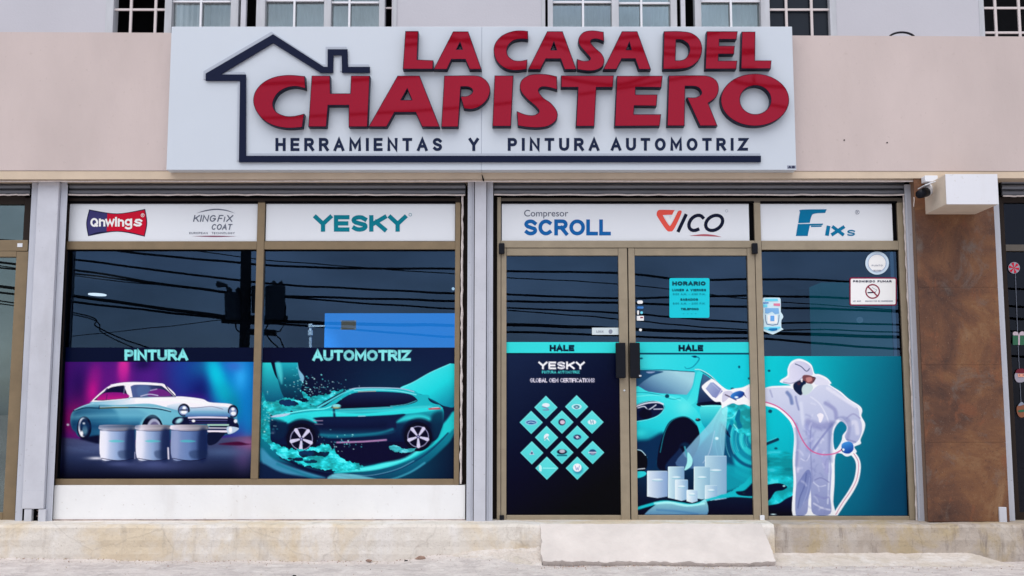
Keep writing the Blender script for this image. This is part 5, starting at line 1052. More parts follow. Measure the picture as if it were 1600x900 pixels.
# rounded lower-case lettering
ar = arc
OW = [[z1(*p) for p in pl] for pl in (ar(156, 186, 26, 31, 0, 360, 18), [(166, 202), (180, 216)], [(206, 214), (206, 160)], [(206, 180)] + ar(226, 182, 20, 14, -170, 0, 6) + [(246, 214)], [(262, 162), (278, 210), (296, 168), (314, 210), (330, 162)], [(350, 162), (350, 214)], [(350, 146), (350, 152)],
    [(374, 214), (374, 160)], [(374, 180)] + ar(394, 182, 20, 14, -170, 0, 6) + [(414, 214)], ar(460, 184, 24, 22, 0, 360, 14), [(486, 160), (486, 226)] + ar(461, 226, 25, 14, 0, 150, 6), [(576, 172), (558, 162), (532, 164), (524, 176), (534, 185), (564, 192), (572, 202), (560, 213), (534, 213), (516, 205)])]
for i0, i1 in ((0, 2), (2, 4), (4, 5), (5, 7), (7, 9), (9, 11), (11, 12)):
    letters('letter', [[at(x, y, B4) for x, y in pl] for pl in OW[i0:i1]], .0155, B4, P_WHT, b1)
letters('registered_mark', [[at(*z1(x, y), B4) for x, y in ar(588, 122, 15, 15, 0, 360, 14)], [at(*z1(x, y), B4) for x, y in ((583, 130), (583, 114), (592, 116), (588, 122), (593, 130))]], .003, B4, P_WHT, b1)
# KINGFIX COAT
flat(zz([(1070, 103, 1), (1150, 76), (1245, 64), (1340, 76), (1412, 104, 1), (1330, 82), (1245, 74), (1160, 84)], z1), B2, P_GREY, b1)
ptext('KING', *[v for v in (z1(1044, 0)[0], z1(1242, 0)[0])], z1(0, 180)[1], z1(0, 120)[1], 1.7, B2, P_GREY, b1, slant=.22)
ptext('F', z1(1262, 0)[0], z1(1300, 0)[0], z1(0, 180)[1], z1(0, 120)[1], 1.7, B2, P_GREY, b1, slant=.32)
ptext('I', z1(1312, 0)[0], z1(1324, 0)[0], z1(0, 180)[1], z1(0, 134)[1], 1.5, B2, P_GREY, b1, slant=.22)
ptext('X', z1(1338, 0)[0], z1(1392, 0)[0], z1(0, 180)[1], z1(0, 120)[1], 1.7, B2, P_GREY, b1, slant=.2)
ptext('COAT', z1(1206, 0)[0], z1(1384, 0)[0], z1(0, 252)[1], z1(0, 200)[1], 1.6, B2, P_GREY, b1, slant=.22)
ptext('EUROPEAN', z1(1004, 0)[0], z1(1168, 0)[0], z1(0, 290)[1], z1(0, 272)[1], .55, B2, P_GREY, b1, gap=.3)
ptext('TECHNOLOGY', z1(1204, 0)[0], z1(1410, 0)[0], z1(0, 290)[1], z1(0, 272)[1], .55, B2, P_GREY, b1, gap=.3)
flat(zz([(1030, 308, 1), (1230, 304), (1420, 310, 1), (1230, 316)], z1), B2, pmat('mauve_ink', (130, 80, 100)), b1)
# YESKY
ptext('YESKY', 490, 636, 362, 336, 6.8, B2, P_TEAL, b2, gap=.08)
letters('registered_mark', [[at(x, y, B2) for x, y in arc(641, 335.5, 2.2, 2.2, 0, 360, 12)]], .003, B2, P_TEAL, b2)
# Compresor SCROLL
c = bpy.data.curves.new('t', 'FONT'); c.body = 'Compresor'; c.size = 1; c.offset = .004; to = bpy.data.objects.new('t', c); COL.objects.link(to)
me = bpy.data.meshes.new_from_object(to.evaluated_get(bpy.context.evaluated_depsgraph_get())); bpy.data.objects.remove(to); bpy.data.curves.remove(c)
bx = [v.co.x for v in me.vertices]; bw = max(bx) - min(bx); x0_, z0_ = at(819, 338, B2); x1_, _ = at(888, 338, B2); zt_ = at(819, 328, B2)[1]
hC = max(v.co.y for v in me.vertices)
for v in me.vertices: v.co = (x0_ + (v.co.x - min(bx)) / bw * (x1_ - x0_), B2, z0_ + v.co.y / hC * (zt_ - z0_))
me.materials.clear(); me.materials.append(P_GREY); o = bpy.data.objects.new('lettering', me); COL.objects.link(o); setparent(o, b3)
ptext('SCROLL', 819, 954, 367.8, 342.8, 5.8, B2, P_BLUE, b3, gap=.14)
def z2(x, y): return 800 + x / 4.2105, 315 + y / 4.2105
flat(zz([(952, 80), (962, 58), (990, 54), (1070, 56, 1), (1058, 86, 1), (1000, 88), (995, 96), (1030, 152), (1048, 150), (1092, 64, 1), (1108, 58), (1114, 78), (1066, 180), (1040, 196), (1014, 184), (960, 104)], z2), B2, P_ORN, b3)
flat(zz([(1002, 96, 1), (1030, 92, 1), (1040, 116, 1), (1066, 62, 1), (1090, 64, 1), (1044, 150, 1), (1032, 150, 1)], z2), B2 - .0016, P_WHT, b3, sm=False)
VI = [[(1096, 190), (1142, 92)], ar(1214, 140, 46, 50, 35, 300, 14), ar(1330, 140, 54, 50, 0, 360, 22)]
VI = [[z2(x + (140 - y) * .3 * (i > 0), 2 * 140 - y if i == 1 else y) for x, y in pl] for i, pl in enumerate(VI)]
VI[1] = [z2(x + (140 - y) * .3, y) for x, y in ar(1212, 140, 46, 50, -45, -300, 14)]
for pl in VI: letters('letter', [[at(x, y, B2) for x, y in pl]], .0265, B2, P_INK2, b3)
flat(zz([(1168, 224, 1), (1260, 214), (1330, 220), (1378, 232, 1), (1300, 228), (1220, 226)], z2), B2, pmat('rose_ink', (170, 90, 100)), b3)
letters('registered_mark', [[at(x, y, B2) for x, y in arc(1135.5, 329.5, 2.0, 2.0, 0, 360, 12)]], .002, B2, P_PALE, b3)
# FIXs
def z3(x, y): return 1180 + x / 3, 260 + y / 3
flat(zz([(210, 215), (218, 203), (335, 201, 1), (328, 218, 1), (275, 222), (262, 240), (256, 264, 1), (202, 266, 1), (206, 235)], z3), B2, P_FTEAL, b4)
flat(zz([(200, 270, 1), (318, 268, 1), (316, 275, 1), (256, 277, 1), (246, 326, 1), (191, 326, 1)], z3), B2, P_FTEAL, b4, sm=False)
flat(zz([(262, 278, 1), (312, 277, 1), (310, 283, 1), (262, 284, 1)], z3), B2, P_FTEAL, b4, sm=False)
ptext('I', z3(330, 0)[0], z3(350, 0)[0], z3(0, 325)[1], z3(0, 278)[1], 6.0, B2, P_FTEAL, b4, slant=.18)
ptext('X', z3(356, 0)[0], z3(420, 0)[0], z3(0, 325)[1], z3(0, 278)[1], 5.2, B2, P_FTEAL, b4, slant=.1)
ptext('S', z3(428, 0)[0], z3(470, 0)[0], z3(0, 326)[1], z3(0, 297)[1], 2.2, B2, P_FTEAL, b4, slant=.15)
letters('registered_mark', [[at(x, y, B2) for x, y in arc(1339.5, 331.5, 3.2, 3.2, 0, 360, 12)], [at(x, y, B2) for x, y in ((1338.5, 333.5), (1338.5, 329.5), (1341, 330.5), (1339, 331.6), (1341, 333.5))]], .003, B2, P_PALE, b4)

# ---------------------------------------------------------------- main sign
SY = -.32
sg_ = empty('shop_sign', (xof(752, 260, SY), SY, zof(265, SY)))
x0s, x1s, xms = (xof(268, 42, SY) + xof(260, 265, SY)) / 2, (xof(1238, 42, SY) + xof(1244, 265, SY)) / 2, xof(752.5, 150, SY)
zs0, zs1 = zof(265.5, SY), zof(41.5, SY)
mb = MB(); mb.box(x0s, xms - .0015, SY, FY, zs0, zs1); mb.build('panel', M_SIGN, sg_, bevel=.003)
mb = MB(); mb.box(xms + .0015, x1s, SY, FY, zs0, zs1); mb.build('panel', M_SIGN, sg_, bevel=.003)
mb = MB(); mb.box(xms - .003, xms + .003, SY + .004, FY, zs0 + .004, zs1 - .004); mb.build('panel_joint', M_EDGE, sg_)
def hz_(x, y): return 250 + x / 3.2, 30 + y / 3.2
HOUSE = [(1189, 243.4), (1189, 253.4), (373.2, 253.4), (375, 126.3), (321.3, 126.3), (321.3, 114.8), (426.6, 53.4), (506, 104.4), (511.9, 104.4), (511.9, 76.9), (543, 76.9), (543.8, 104.4), (578, 104.4), (578, 113.8), (534.4, 113.8), (533.8, 86.3), (521, 86.3), (520.6, 113.8), (501, 113.8), (426.6, 67.4), (345, 116.3), (384.4, 116.3), (384.4, 243.4)]
hp = [at(x, y, SY - .02) for x, y in HOUSE]
hb = [at(x - 2.2, y - 2.6, SY) for x, y in HOUSE]
o = shape('house_outline_base', [hb], SY - .010, .010, M_EDGE, sg_, offset=.003)
o = shape('house_outline', [hp], SY - .02, .008, M_NAVY, sg_)
def s1(x, y): return 390 + x / 4.4444, 40 + y / 4.4444
def s2(x, y): return 740 + x / 5.296, 40 + y / 5.296
def s3(x, y): return 980 + x / 5.293, 40 + y / 5.293
def C1(pts): return [(p[0], p[1], 1) for p in pts]
def ell_pts(cx, cy, rx, ry, n=40): return [(cx + rx * math.cos(2 * math.pi * k / n), cy + ry * math.sin(2 * math.pi * k / n)) for k in range(n)]
LET = [
 (s1, [C1([(1085, 42), (1168, 42), (1160, 240), (1272, 245), (1270, 300), (1068, 300)])]),
 (lambda x, y: (x, y), [C1([(708.5, 50), (731, 50), (751.3, 107.8), (734.3, 107.8), (727.5, 92.2), (705, 92.2), (697.8, 107.8), (678.7, 107.8)]), C1([(719, 64.5), (723.5, 78), (712.2, 78)])]),
 (s2, [[(445, 50, 1), (447, 112, 1), (390, 108), (320, 126), (276, 180), (278, 245), (325, 288), (385, 296), (440, 286, 1), (436, 358, 1), (340, 368), (260, 350), (195, 292), (171, 215), (185, 145), (240, 85), (320, 52), (390, 45)]]),
 (s2, [C1([(612, 52), (733, 52), (845, 360), (755, 360), (723, 272), (595, 272), (550, 360), (458, 360)]), C1([(665, 125), (692, 206), (633, 206)])]),
 (s2, [[(1072, 56, 1), (1075, 126, 1), (1020, 108), (975, 115), (967, 145), (1005, 190), (1055, 235), (1077, 285), (1063, 335), (1012, 365), (945, 371), (862, 360, 1), (860, 283, 1), (905, 296), (952, 293), (970, 270), (932, 222), (883, 165), (872, 112), (910, 60), (980, 45)]]),
 (lambda x, y: (x, y), [C1([(972.3, 49.8), (995.1, 49.8), (1015.9, 107.8), (998.9, 107.8), (993, 91.2), (971, 91.2), (962.8, 107.8), (943.9, 107.8)]), C1([(983.4, 64), (987.4, 78.6), (977.6, 78.6)])]),
 (s3, [[(308, 52, 1), (430, 51), (530, 66), (596, 120), (615, 200), (590, 280), (520, 338), (430, 356), (300, 358, 1)], [(400, 114, 1), (455, 116), (507, 152), (520, 208), (492, 268), (450, 290), (395, 292, 1)]]),
 (s3, [C1([(662, 52), (908, 52), (900, 111), (758, 111), (756, 172), (885, 172), (878, 233), (752, 233), (750, 295), (905, 295), (898, 356), (650, 356)])]),
 (s3, [C1([(952, 55), (1055, 55), (1052, 293), (1188, 293), (1182, 354), (945, 354)])]),
 (s1, [[(380, 355, 1), (385, 434, 1), (320, 420), (250, 432), (190, 472), (158, 540), (178, 597), (235, 628), (300, 633), (375, 617, 1), (363, 704, 1), (260, 709), (160, 688), (80, 635), (33, 550), (38, 472), (88, 405), (170, 362), (270, 347)]]),
 (s1, [C1([(435, 352), (555, 352), (558, 475), (703, 475), (708, 352), (832, 352), (815, 700), (692, 700), (692, 551), (542, 551), (530, 700), (412, 700)])]),
 (s1, [C1([(1030, 352), (1178, 352), (1315, 700), (1200, 700), (1155, 600), (1005, 600), (950, 700), (832, 700)]), C1([(1095, 432), (1132, 520), (1046, 520)])]),
 (lambda x, y: (x, y), [[(694.9, 119.2, 1), (741, 118.9), (755, 123), (763, 132), (765, 143), (760, 156), (749, 166), (737, 170), (725.5, 169, 1), (720.5, 151.5, 1), (731, 150.5), (738, 146), (739, 140), (732, 135.3), (719.3, 135, 1), (715.3, 197.6, 1), (690.4, 197.6, 1)]]),
 (s2, [C1([(178, 418), (325, 418), (305, 830), (160, 830)])]),
 (s2, [[(685, 425, 1), (688, 526, 1), (620, 508), (560, 506), (533, 540), (570, 597), (640, 648), (688, 718), (680, 780), (622, 826), (540, 841), (450, 838), (370, 826, 1), (362, 715, 1), (430, 740), (500, 745), (545, 715), (520, 670), (440, 600), (390, 530), (398, 460), (460, 415), (540, 405), (620, 410)]]),
 (s2, [C1([(728, 418), (1155, 418), (1148, 508), (1012, 508), (995, 830), (852, 830), (868, 508), (728, 508)])]),
 (lambda x, y: (x, y), [C1([(964.7, 119.5), (1034.4, 119.3), (1032.5, 136.2), (992.3, 135.6), (992.3, 148.6), (1026.3, 148.6), (1025, 165), (990.4, 164.6), (989.4, 179.4), (1032, 179.4), (1030, 196.2), (961.3, 196.6)])]),
 (s3, [[(348, 418, 1), (590, 416), (680, 425), (735, 460), (753, 520), (732, 588), (665, 640, 1), (740, 826, 1), (605, 826, 1), (500, 598, 1), (570, 597), (618, 565), (602, 520), (560, 500), (475, 498, 1), (470, 826, 1), (335, 826, 1)]]),
 (s3, [ell_pts(1056, 615, 278, 212), ell_pts(1060, 615, 132, 122)]),
]
LY = SY - .062
for f, loops in LET:
    W_ = [[at(*f(p[0], p[1]), LY) for p in smooth_poly(lp, 6)] for lp in loops]
    body = shape('letter', W_, LY, LY * -1 + SY, M_NAVYD, sg_, offset=.0048)
    shape('face', W_, LY - .003, .004, M_RED, body)
ptext('HERRAMIENTAS', 431, 690, 236, 215.5, 4.7, SY - .002, M_NAVYP, sg_, gap=.62)
ptext('Y', 733, 747.5, 236, 215.5, 4.7, SY - .002, M_NAVYP, sg_)
ptext('PINTURA', 794, 936, 235.7, 215.5, 4.7, SY - .002, M_NAVYP, sg_, gap=.62)
ptext('AUTOMOTRIZ', 955, 1168, 235.5, 215.5, 4.7, SY - .002, M_NAVYP, sg_, gap=.62)
pbox(1230, 1243.5, 258.5, 263.5, SY - .001, .001).build('maker_plate', P_PALE, sg_); ptext('AB', 1231.5, 1242, 262.8, 259.2, 1, SY - .003, P_NAV, sg_)
tag(sg_, 'big white shop sign with red raised letters LA CASA DEL CHAPISTERO', 'shop sign')
# ---------------------------------------------------------------- stickers on the glass
GS = -.002
def rrect(x0, x1, y0, y1, r, n=5):
    q = []
    for cx, cy, a in ((x1 - r, y0 + r, -90), (x1 - r, y1 - r, 0), (x0 + r, y1 - r, 90), (x0 + r, y0 + r, 180)):
        q += [(cx + r * math.cos(math.radians(a + 90 * k / n)), cy + r * math.sin(math.radians(a + 90 * k / n))) for k in range(n + 1)]
    return q
def sticker(name, pts, m, label, Y=GS, sm=False, cat='sticker', group=None):
    o = flat(pts, Y, m, None, name, sm=sm, th=.001); return tag(o, label, cat, group)
P_CYAN = pmat('turquoise_ink', (24, 190, 205)); P_TXT = pmat('deep_green_ink', (6, 70, 84)); P_TXT2 = pmat('sea_green_ink', (8, 128, 144)); P_MAR = pmat('maroon_ink', (130, 20, 54)); P_SKY = pmat('sky_ink', (110, 205, 230)); P_PINK = pmat('pink_ink', (214, 120, 150)); P_SBLUE = pmat('soft_blue_ink', (60, 120, 190))
h = sticker('opening_hours_sticker', rrect(1046, 1108.5, 434.5, 496.5, 2.5), P_CYAN, 'turquoise opening hours sticker headed HORARIO on the right door')
G2 = GS - .002
ptext('HORARIO', 1050.5, 1102.5, 446.2, 439.6, 2.2, G2, P_TXT, h, gap=.16)
ptext('LUNES A VIERNES', 1050.5, 1103, 455, 451.4, 1.0, G2, P_TXT, h, gap=.3)
ptext('8:00 A.M. - 6:00 P.M.', 1051.5, 1102, 461.2, 458, .6, G2, P_TXT2, h, gap=.4)
ptext('SABADOS', 1063, 1090.5, 469.8, 466.2, 1.0, G2, P_TXT, h, gap=.2)
ptext('8:00 A.M. - 2:00 P.M.', 1051.5, 1102, 475.8, 472.6, .6, G2, P_TXT2, h, gap=.4)
ptext('TELEFONO', 1064, 1091.5, 484.6, 481.2, 1.0, G2, P_TXT, h, gap=.2)
ptext('- - - -', 1067, 1088, 491.6, 488.4, .6, G2, P_TXT2, h)
n_ = sticker('no_smoking_sign', rrect(1327.5, 1401, 433.5, 477.5, 3), P_MAR, 'white no smoking sign with a maroon border, PROHIBIDO FUMAR', cat='sign')
flat(rrect(1329.3, 1399.4, 435.5, 475.6, 2), G2, P_WHT, n_, 'face', sm=False)
G3 = GS - .004
ptext('PROHIBIDO FUMAR', 1333, 1393, 441.2, 438, .9, G3, P_NAV, n_, gap=.25)
letters('prohibition_ring', [[at(x, y, G3) for x, y in arc(1363.5, 455.3, 10.6, 10.6, 0, 360, 30)], [at(1356.4, 447.9, G3), at(1371, 462.6, G3)]], .0095, G3, P_MAR, n_)
letters('cigarette', [[at(1356.5, 457.3, G3), at(1367, 456.8, G3)]], .009, G3 + .0003, P_NAV, n_); letters('smoke_curl', [[at(1368, 456, G3), at(1370, 453, G3), at(1366, 451, G3), at(1363, 449, G3)]], .003, G3 + .0003, P_PALE, n_)
ptext('LEY 42-01', 1333, 1345, 471.4, 469.4, .5, G3, P_PALE, n_); ptext('GRACIAS POR SU COMPRENSION', 1352, 1395, 471.4, 469.4, .5, G3, P_PALE, n_, gap=.3)
r_ = sticker('round_sticker', ell_pts(1370.5, 411, 18.4, 18), pmat('pale_blue_white', (196, 214, 240)), 'round white sticker with a pale blue rim, above the no smoking sign')
flat(ell_pts(1370.5, 411, 14, 13.6), G2, P_WHT, r_, 'face', sm=False); letters('inner_ring', [[at(x, y, G3) for x, y in arc(1370.5, 411, 14, 13.7, 0, 360, 30)]], .004, G3, pmat('haze_blue', (150, 165, 195)), r_)
ptext('PUNTO', 1362, 1379, 416, 413.6, .5, G3, P_PALE, r_); ptext('DE PAGO', 1365, 1376.5, 423.6, 421.6, .5, G3, P_PALE, r_)
def z4(x, y): return 1180 + x / 12.857, 455 + y / 12.857
PH = [(150, 180), (165, 140), (200, 130), (460, 130), (495, 142), (512, 180), (515, 420, 1), (555, 480), (560, 530), (525, 590), (525, 730, 1), (570, 765, 1), (370, 865, 1), (345, 868, 1), (165, 800, 1), (168, 580), (140, 520), (140, 470), (162, 430)]
s_ = sticker('payment_sticker', zz(PH, z4), pmat('ice_white', (196, 220, 238)), 'pale blue and white payment sticker shaped like a card machine', sm=True)
flat(zz([(200, 150, 1), (450, 150, 1), (460, 200, 1), (190, 205, 1)], z4), G2, P_SKY, s_, 'screen', sm=False)
flat(zz([(160, 225, 1), (270, 222, 1), (268, 245, 1), (162, 250, 1)], z4), G2, P_SBLUE, s_, 'stripe', sm=False); flat(zz([(370, 245, 1), (500, 245, 1), (500, 300, 1), (370, 290, 1)], z4), G2, P_PINK, s_, 'stripe', sm=False)
flat(zz([(160, 262, 1), (245, 262, 1), (245, 325, 1), (165, 325, 1)], z4), G2, P_SKY, s_, 'stripe', sm=False); flat(zz([(200, 340, 1), (470, 340, 1), (480, 450, 1), (400, 460, 1), (340, 410, 1), (250, 450, 1), (200, 440, 1)], z4), G2, pmat('mist_blue', (120, 170, 215)), s_, 'card', sm=False)
flat(rrect(*[z4(250, 0)[0], z4(440, 0)[0]], z4(0, 480)[1], z4(0, 650)[1], 1), G2, P_WHT, s_, 'label', sm=False); flat(rrect(z4(305, 0)[0], z4(385, 0)[0], z4(0, 490)[1], z4(0, 600)[1], .6), G3, pmat('code_blue', (100, 160, 220)), s_, 'label_patch', sm=False)
letters('outline', [[at(*z4(x, y), G2) for x, y in ((205, 480), (215, 600), (240, 665), (350, 680), (450, 665), (470, 600), (480, 480))]], .0055, G2, pmat('slate_ink', (90, 110, 150)), s_)
flat(zz([(180, 720, 1), (500, 710, 1), (500, 745), (370, 800), (300, 800), (180, 760)], z4), G2, P_SKY, s_, 'foot_band'); flat(zz([(262, 770, 1), (300, 745), (440, 742, 1), (440, 780), (350, 798)], z4), G3, pmat('mid_blue_ink', (16, 110, 170)), s_, 'foot_logo')
# small payment logos on the right door
for (x0, x1, y0, y1, m, lab) in ((995.5, 1004.5, 469.5, 474.5, P_WHT, 'small white oval decal, topmost beside the door handle'), (995.5, 1005.5, 478.8, 482.2, P_SBLUE, 'small blue decal under the white oval one'), (995.5, 998.5, 485, 491.5, P_WHT, 'small tilted white decal under the blue one'), (995, 1006, 493.5, 501, P_WHT, 'small white square decal with a red corner'), (998.5, 1003, 513.5, 517.5, P_WHT, 'tiny white round decal nearest the right door handle')):
    d = sticker('card_decal', rrect(x0, x1, y0, y1, min(x1 - x0, y1 - y0) * .45 if y0 != 493.5 else .6), m, lab, group='card decals beside the door handle')
    if y0 == 493.5: flat([(1000.5, 495.2), (1004.8, 495.2), (1004.8, 497), (1000.5, 497.2)], G2, P_MAR, d, 'stripe', sm=False)
    if y0 == 485: flat(rrect(1000.5, 1004.5, 486.5, 490.5, 1.6), GS, P_SKY, d, 'dot', sm=False)
d = sticker('door_label', rrect(925, 966.5, 512, 523, .6), pmat('grey_white_ink', (196, 208, 212)), 'narrow white label on the left door above the HALE band')
ptext('LOCK', 932, 943, 519.5, 516.5, .6, G2, P_PALE, d); flat(ell_pts(954, 518, 3, 3.4), G2, P_PALE, d, 'emblem', sm=False)

# ---------------------------------------------------------------- right neighbour window with paper Christmas garland
M_GLASSD = glass_material('dark_film_glass', (.3, .33, .36), .0, (.45, .48, .62))
nw = empty('neighbour_window', (xof(1640, 600), 0, PZ))
xa = (xof(1566, 300) + xof(1584, 812)) / 2
mb = MB(); mb.box(xa - .03, xa + .012, -.03, .05, PZ, z_hd); mb.build('jamb', M_DARKFR, nw)
mb = MB(); mb.box(xa + .013, 9, -.03, .05, zof(393), zof(383)); mb.build('transom_bar', mat('dull_bronze', (.10, .085, .07), .5, metal=.2), nw, bevel=.003)
mb = MB(); mb.box(xa + .013, 9, -.03, .05, PZ, PZ + .06); mb.build('bottom_rail', M_DARKFR, nw)
mb = MB(); mb.box(xa + .013, 9, -.03, .05, z_s1, z_hd); mb.build('head_rail', M_DARKFR, nw)
mb = MB(); mb.box(xa + .012, 9, .003, .009, PZ + .06, zof(393)); mb.build('pane', M_GLASSD, nw)
mb = MB(); mb.box(xa + .012, 9, .003, .009, zof(383), z_s1); mb.build('pane', M_GLASSD, nw)
tag(nw, 'dark neighbouring window with a Christmas garland at the far right', 'window')
gl = empty('christmas_garland', (xof(1588, 400), 0, zof(405)))
mb = MB(); xg = xof(1588, 500)
mb.tube([(xof(1585.5, 410), -.004, zof(410)), (xof(1590, 530), -.004, zof(530)), (xof(1596, 650), -.004, zof(650))], .0016, 5); mb.build('string', P_PALE, gl)
G4 = -.008; P_DULL = pmat('dull_white_ink', (150, 146, 158))
cd = flat(ell_pts(1584.5, 418.5, 9, 9), G4, P_DULL, gl, 'peppermint', sm=False, th=.002)
for k in range(6):
    a0, a1 = math.radians(60 * k), math.radians(60 * k + 28)
    flat([(1584.5, 418.5), (1584.5 + 8.2 * math.cos(a0), 418.5 + 8.2 * math.sin(a0)), (1584.5 + 8.4 * math.cos(a1), 418.5 + 8.4 * math.sin(a1))], G4 - .002, P_BRED, cd, 'stripe', sm=False, th=.001)
P_REDD = pmat('dull_red_ink', (130, 30, 48)); P_GRN = pmat('gift_green', (52, 96, 74)); P_RIB = pmat('ribbon_pink', (180, 165, 175)); P_ORG = pmat('orange_ink', (130, 84, 64)); P_SKIN = pmat('peach_ink', (210, 150, 130)); P_RED2 = pmat('bright_red_ink', (100, 34, 46))
g = flat(rrect(1582.5, 1602, 524, 539, .8), G4, P_GRN, gl, 'gift', sm=False, th=.002)
flat([(1591, 523), (1593.5, 523), (1593.5, 539), (1591, 539)], G4 - .002, P_RIB, g, 'ribbon', sm=False, th=.001); flat([(1584, 518.5), (1590, 519), (1592, 523), (1594, 519), (1599, 518), (1600, 524), (1584, 524)], G4, P_RIB, g, 'bow', sm=True, th=.002)
s = flat([(1586, 584), (1592, 579), (1602, 580), (1603, 592), (1598, 597), (1590, 597), (1586, 592)], G4, P_DULL, gl, 'santa_beard', th=.002)
flat([(1587, 582), (1590, 577), (1598, 576), (1604, 580), (1604, 583), (1590, 583)], G4 - .002, P_RED2, s, 'hat', th=.002); flat([(1590, 584), (1602, 584), (1602, 589), (1591, 589)], G4 - .003, P_SKIN, s, 'face', sm=False, th=.001)
for x, y in ((1593, 586), (1599, 586)): flat(ell_pts(x, y, .8, .8, 8), G4 - .004, P_NAV, s, 'eye', sm=False, th=.001)
b = flat([(1590, 634), (1600, 632), (1604, 640), (1602, 650), (1594, 652), (1589, 644)], G4, P_ORG, gl, 'gingerbread', th=.002); flat([(1591, 634), (1596, 628), (1600, 632)], G4 - .002, P_PALE, b, 'hat', th=.002); flat([(1592, 641), (1602, 640), (1602, 643), (1592, 644)], G4 - .002, P_GRN, b, 'scarf', th=.002)
tag(gl, 'paper Christmas garland of peppermint, gift and Santa hanging in the far right window', 'garland')

# ---------------------------------------------------------------- left neighbour window
ln = empty('neighbour_window', (xof(-20, 600), 0, PZ))
x1a = (xof(40, 320) + xof(22, 800)) / 2; x1b = (xof(48, 320) + xof(27, 800)) / 2
def lbox(x0, x1, y0, y1, nme, m, Y=-.03, d=.08): MBx = MB(); MBx.box(x0, x1, Y, Y + d, zof(y1), zof(y0)); return MBx.build(nme, m, ln, bevel=.003)
lbox(xof(40, 340), xof(50, 340) , 310, 376, 'jamb', M_DARKFR)
lbox(-9, xof(46, 385), 376, 393, 'transom_bar', M_GOLD)
lbox(x1a - .055, x1b + .02, 394, 816, 'stile', M_GOLD)
lbox(-9, x1a - .056, 800, 816, 'bottom_rail', M_GOLD); lbox(-9, xof(40, 340), 305, 320, 'head_rail', M_DARKFR); lbox(-9, x1a - .056, 393.5, 402, 'top_rail', M_GOLD)
MB().box(-9, xof(40, 345), .003, .009, zof(376), zof(320)).build('pane', M_GLASSC, ln); MB().box(-9, x1a - .055, .003, .009, zof(800), zof(402)).build('pane', M_GLASSC, ln)
pbox(27, 35, 380, 386, -.034, .004).build('latch', M_WHITEP, ln, bevel=.001)
tag(ln, 'neighbouring window with clear grey glass at the far left', 'window')

# ---------------------------------------------------------------- boxed ledge and camera on the right
bx_ = empty('boxed_ledge', (xof(1515, 320, -.4), -.3, zof(325, -.4)))
xa, xb = xof(1478.5, 298, -.62), xof(1559.5, 298, -.62); z0, z1 = zof(319, -.62), zof(272, -.62)
mb = MB(); mb.box(xa, xb, -.612, -.2, z0, z1); mb.build('casing', M_TAN, bx_, bevel=.003)
mb = MB(); mb.box(xa - .001, xb + .001, -.62, -.613, z0 - .001, z1); mb.build('front_board', M_BOXW, bx_, bevel=.0015)
tag(bx_, 'white fronted box jutting out above the stone pillar', 'box')
cm = empty('security_camera', (xof(1456, 280, -0.270), -.3, zof(274, -.3)))
pbox(1445.5, 1465.5, 274, 283.5, -.30, .08).build('mounting_box', M_WHITEP, cm, bevel=.004)
X_ = lambda px, py, Y: (at(px, py, Y)[0], Y, at(px, py, Y)[1])
mb = MB(); mb.tube([X_(1455, 283, -0.270), X_(1456, 287, -0.280), X_(1457, 291, -0.290)], [.022, .020, .024], 12); mb.build('swivel', M_WHITEP, cm, smooth=True)
mb = MB(); mb.tube([X_(1458, 291, -.30), X_(1453, 296, -.33), X_(1447, 300, -.37)], [.026, .037, .038], 14); mb.build('body', M_WHITEP, cm, smooth=True)
mb = MB(); mb.tube([X_(1448, 299.5, -.365), X_(1441, 302, -.395), X_(1436, 304, -.42)], [.037, .036, .030], 14); mb.build('lens', M_BLKPL, cm, smooth=True)
mb = MB(); mb.hexa([at(1434, 294.5, -0.370), at(1450, 289, -0.370), at(1450, 290.3, -0.370), at(1434, 296, -0.370)], [at(1434, 294.5, -0.290), at(1450, 289, -0.290), at(1450, 290.3, -0.290), at(1434, 296, -0.290)], -.52, -0.290); mb.build('visor', M_WHITEP, cm)
tag(cm, 'small white bullet camera with black lens beside the jutting box', 'camera')
mb = MB(); rr = random.Random(1); mb.tube([X_(1428 + .4 * math.sin(k), 308 + k * 3, -.22) for k in range(6)], .003, 5); tag(mb.build('loose_wire', M_FOAM), 'short loose wire at the top of the stone pillar', 'wire')

# ---------------------------------------------------------------- upper windows
def grille(name, x0, x1, xsv, yh, par, m, Y, r=.011):
    for px in xsv: mb = MB(); x = xof(px, 25, Y); mb.box(x - r, x + r, Y, Y + .02, wsill, ztop - .9); mb.build('bar', m, par, bevel=.003)
    for py in yh: mb = MB(); z = zof(py, Y); mb.box(xof(x0, 25, Y), xof(x1, 25, Y), Y + .004, Y + .018, z - r * .9, z + r * .9); mb.build('cross_bar', m, par, bevel=.003)
M_GRILLE = mat('pinkish_white_grille', (.62, .56, .56), .6); M_ALU = mat('milky_aluminium', (.50, .52, .56), .5, var=.15, vscale=12, stretch=(1, 1, .2)); M_CURT = mat('pale_curtain', (.66, .68, .74), .9, var=.16, vscale=9, stretch=(3, 1, .1)); M_CURT2 = mat('greenish_curtain', (.56, .70, .70), .9, var=.16, vscale=9, stretch=(3, 1, .1))
def fpost(x0, x1, par, Y=UY - .01, d=.1, m=M_ALU): mb = MB(); mb.box(xof(x0, 22, Y), xof(x1, 22, Y), Y, Y + d, wsill, ztop - .9); return mb.build('frame_post', m, par, bevel=.004)
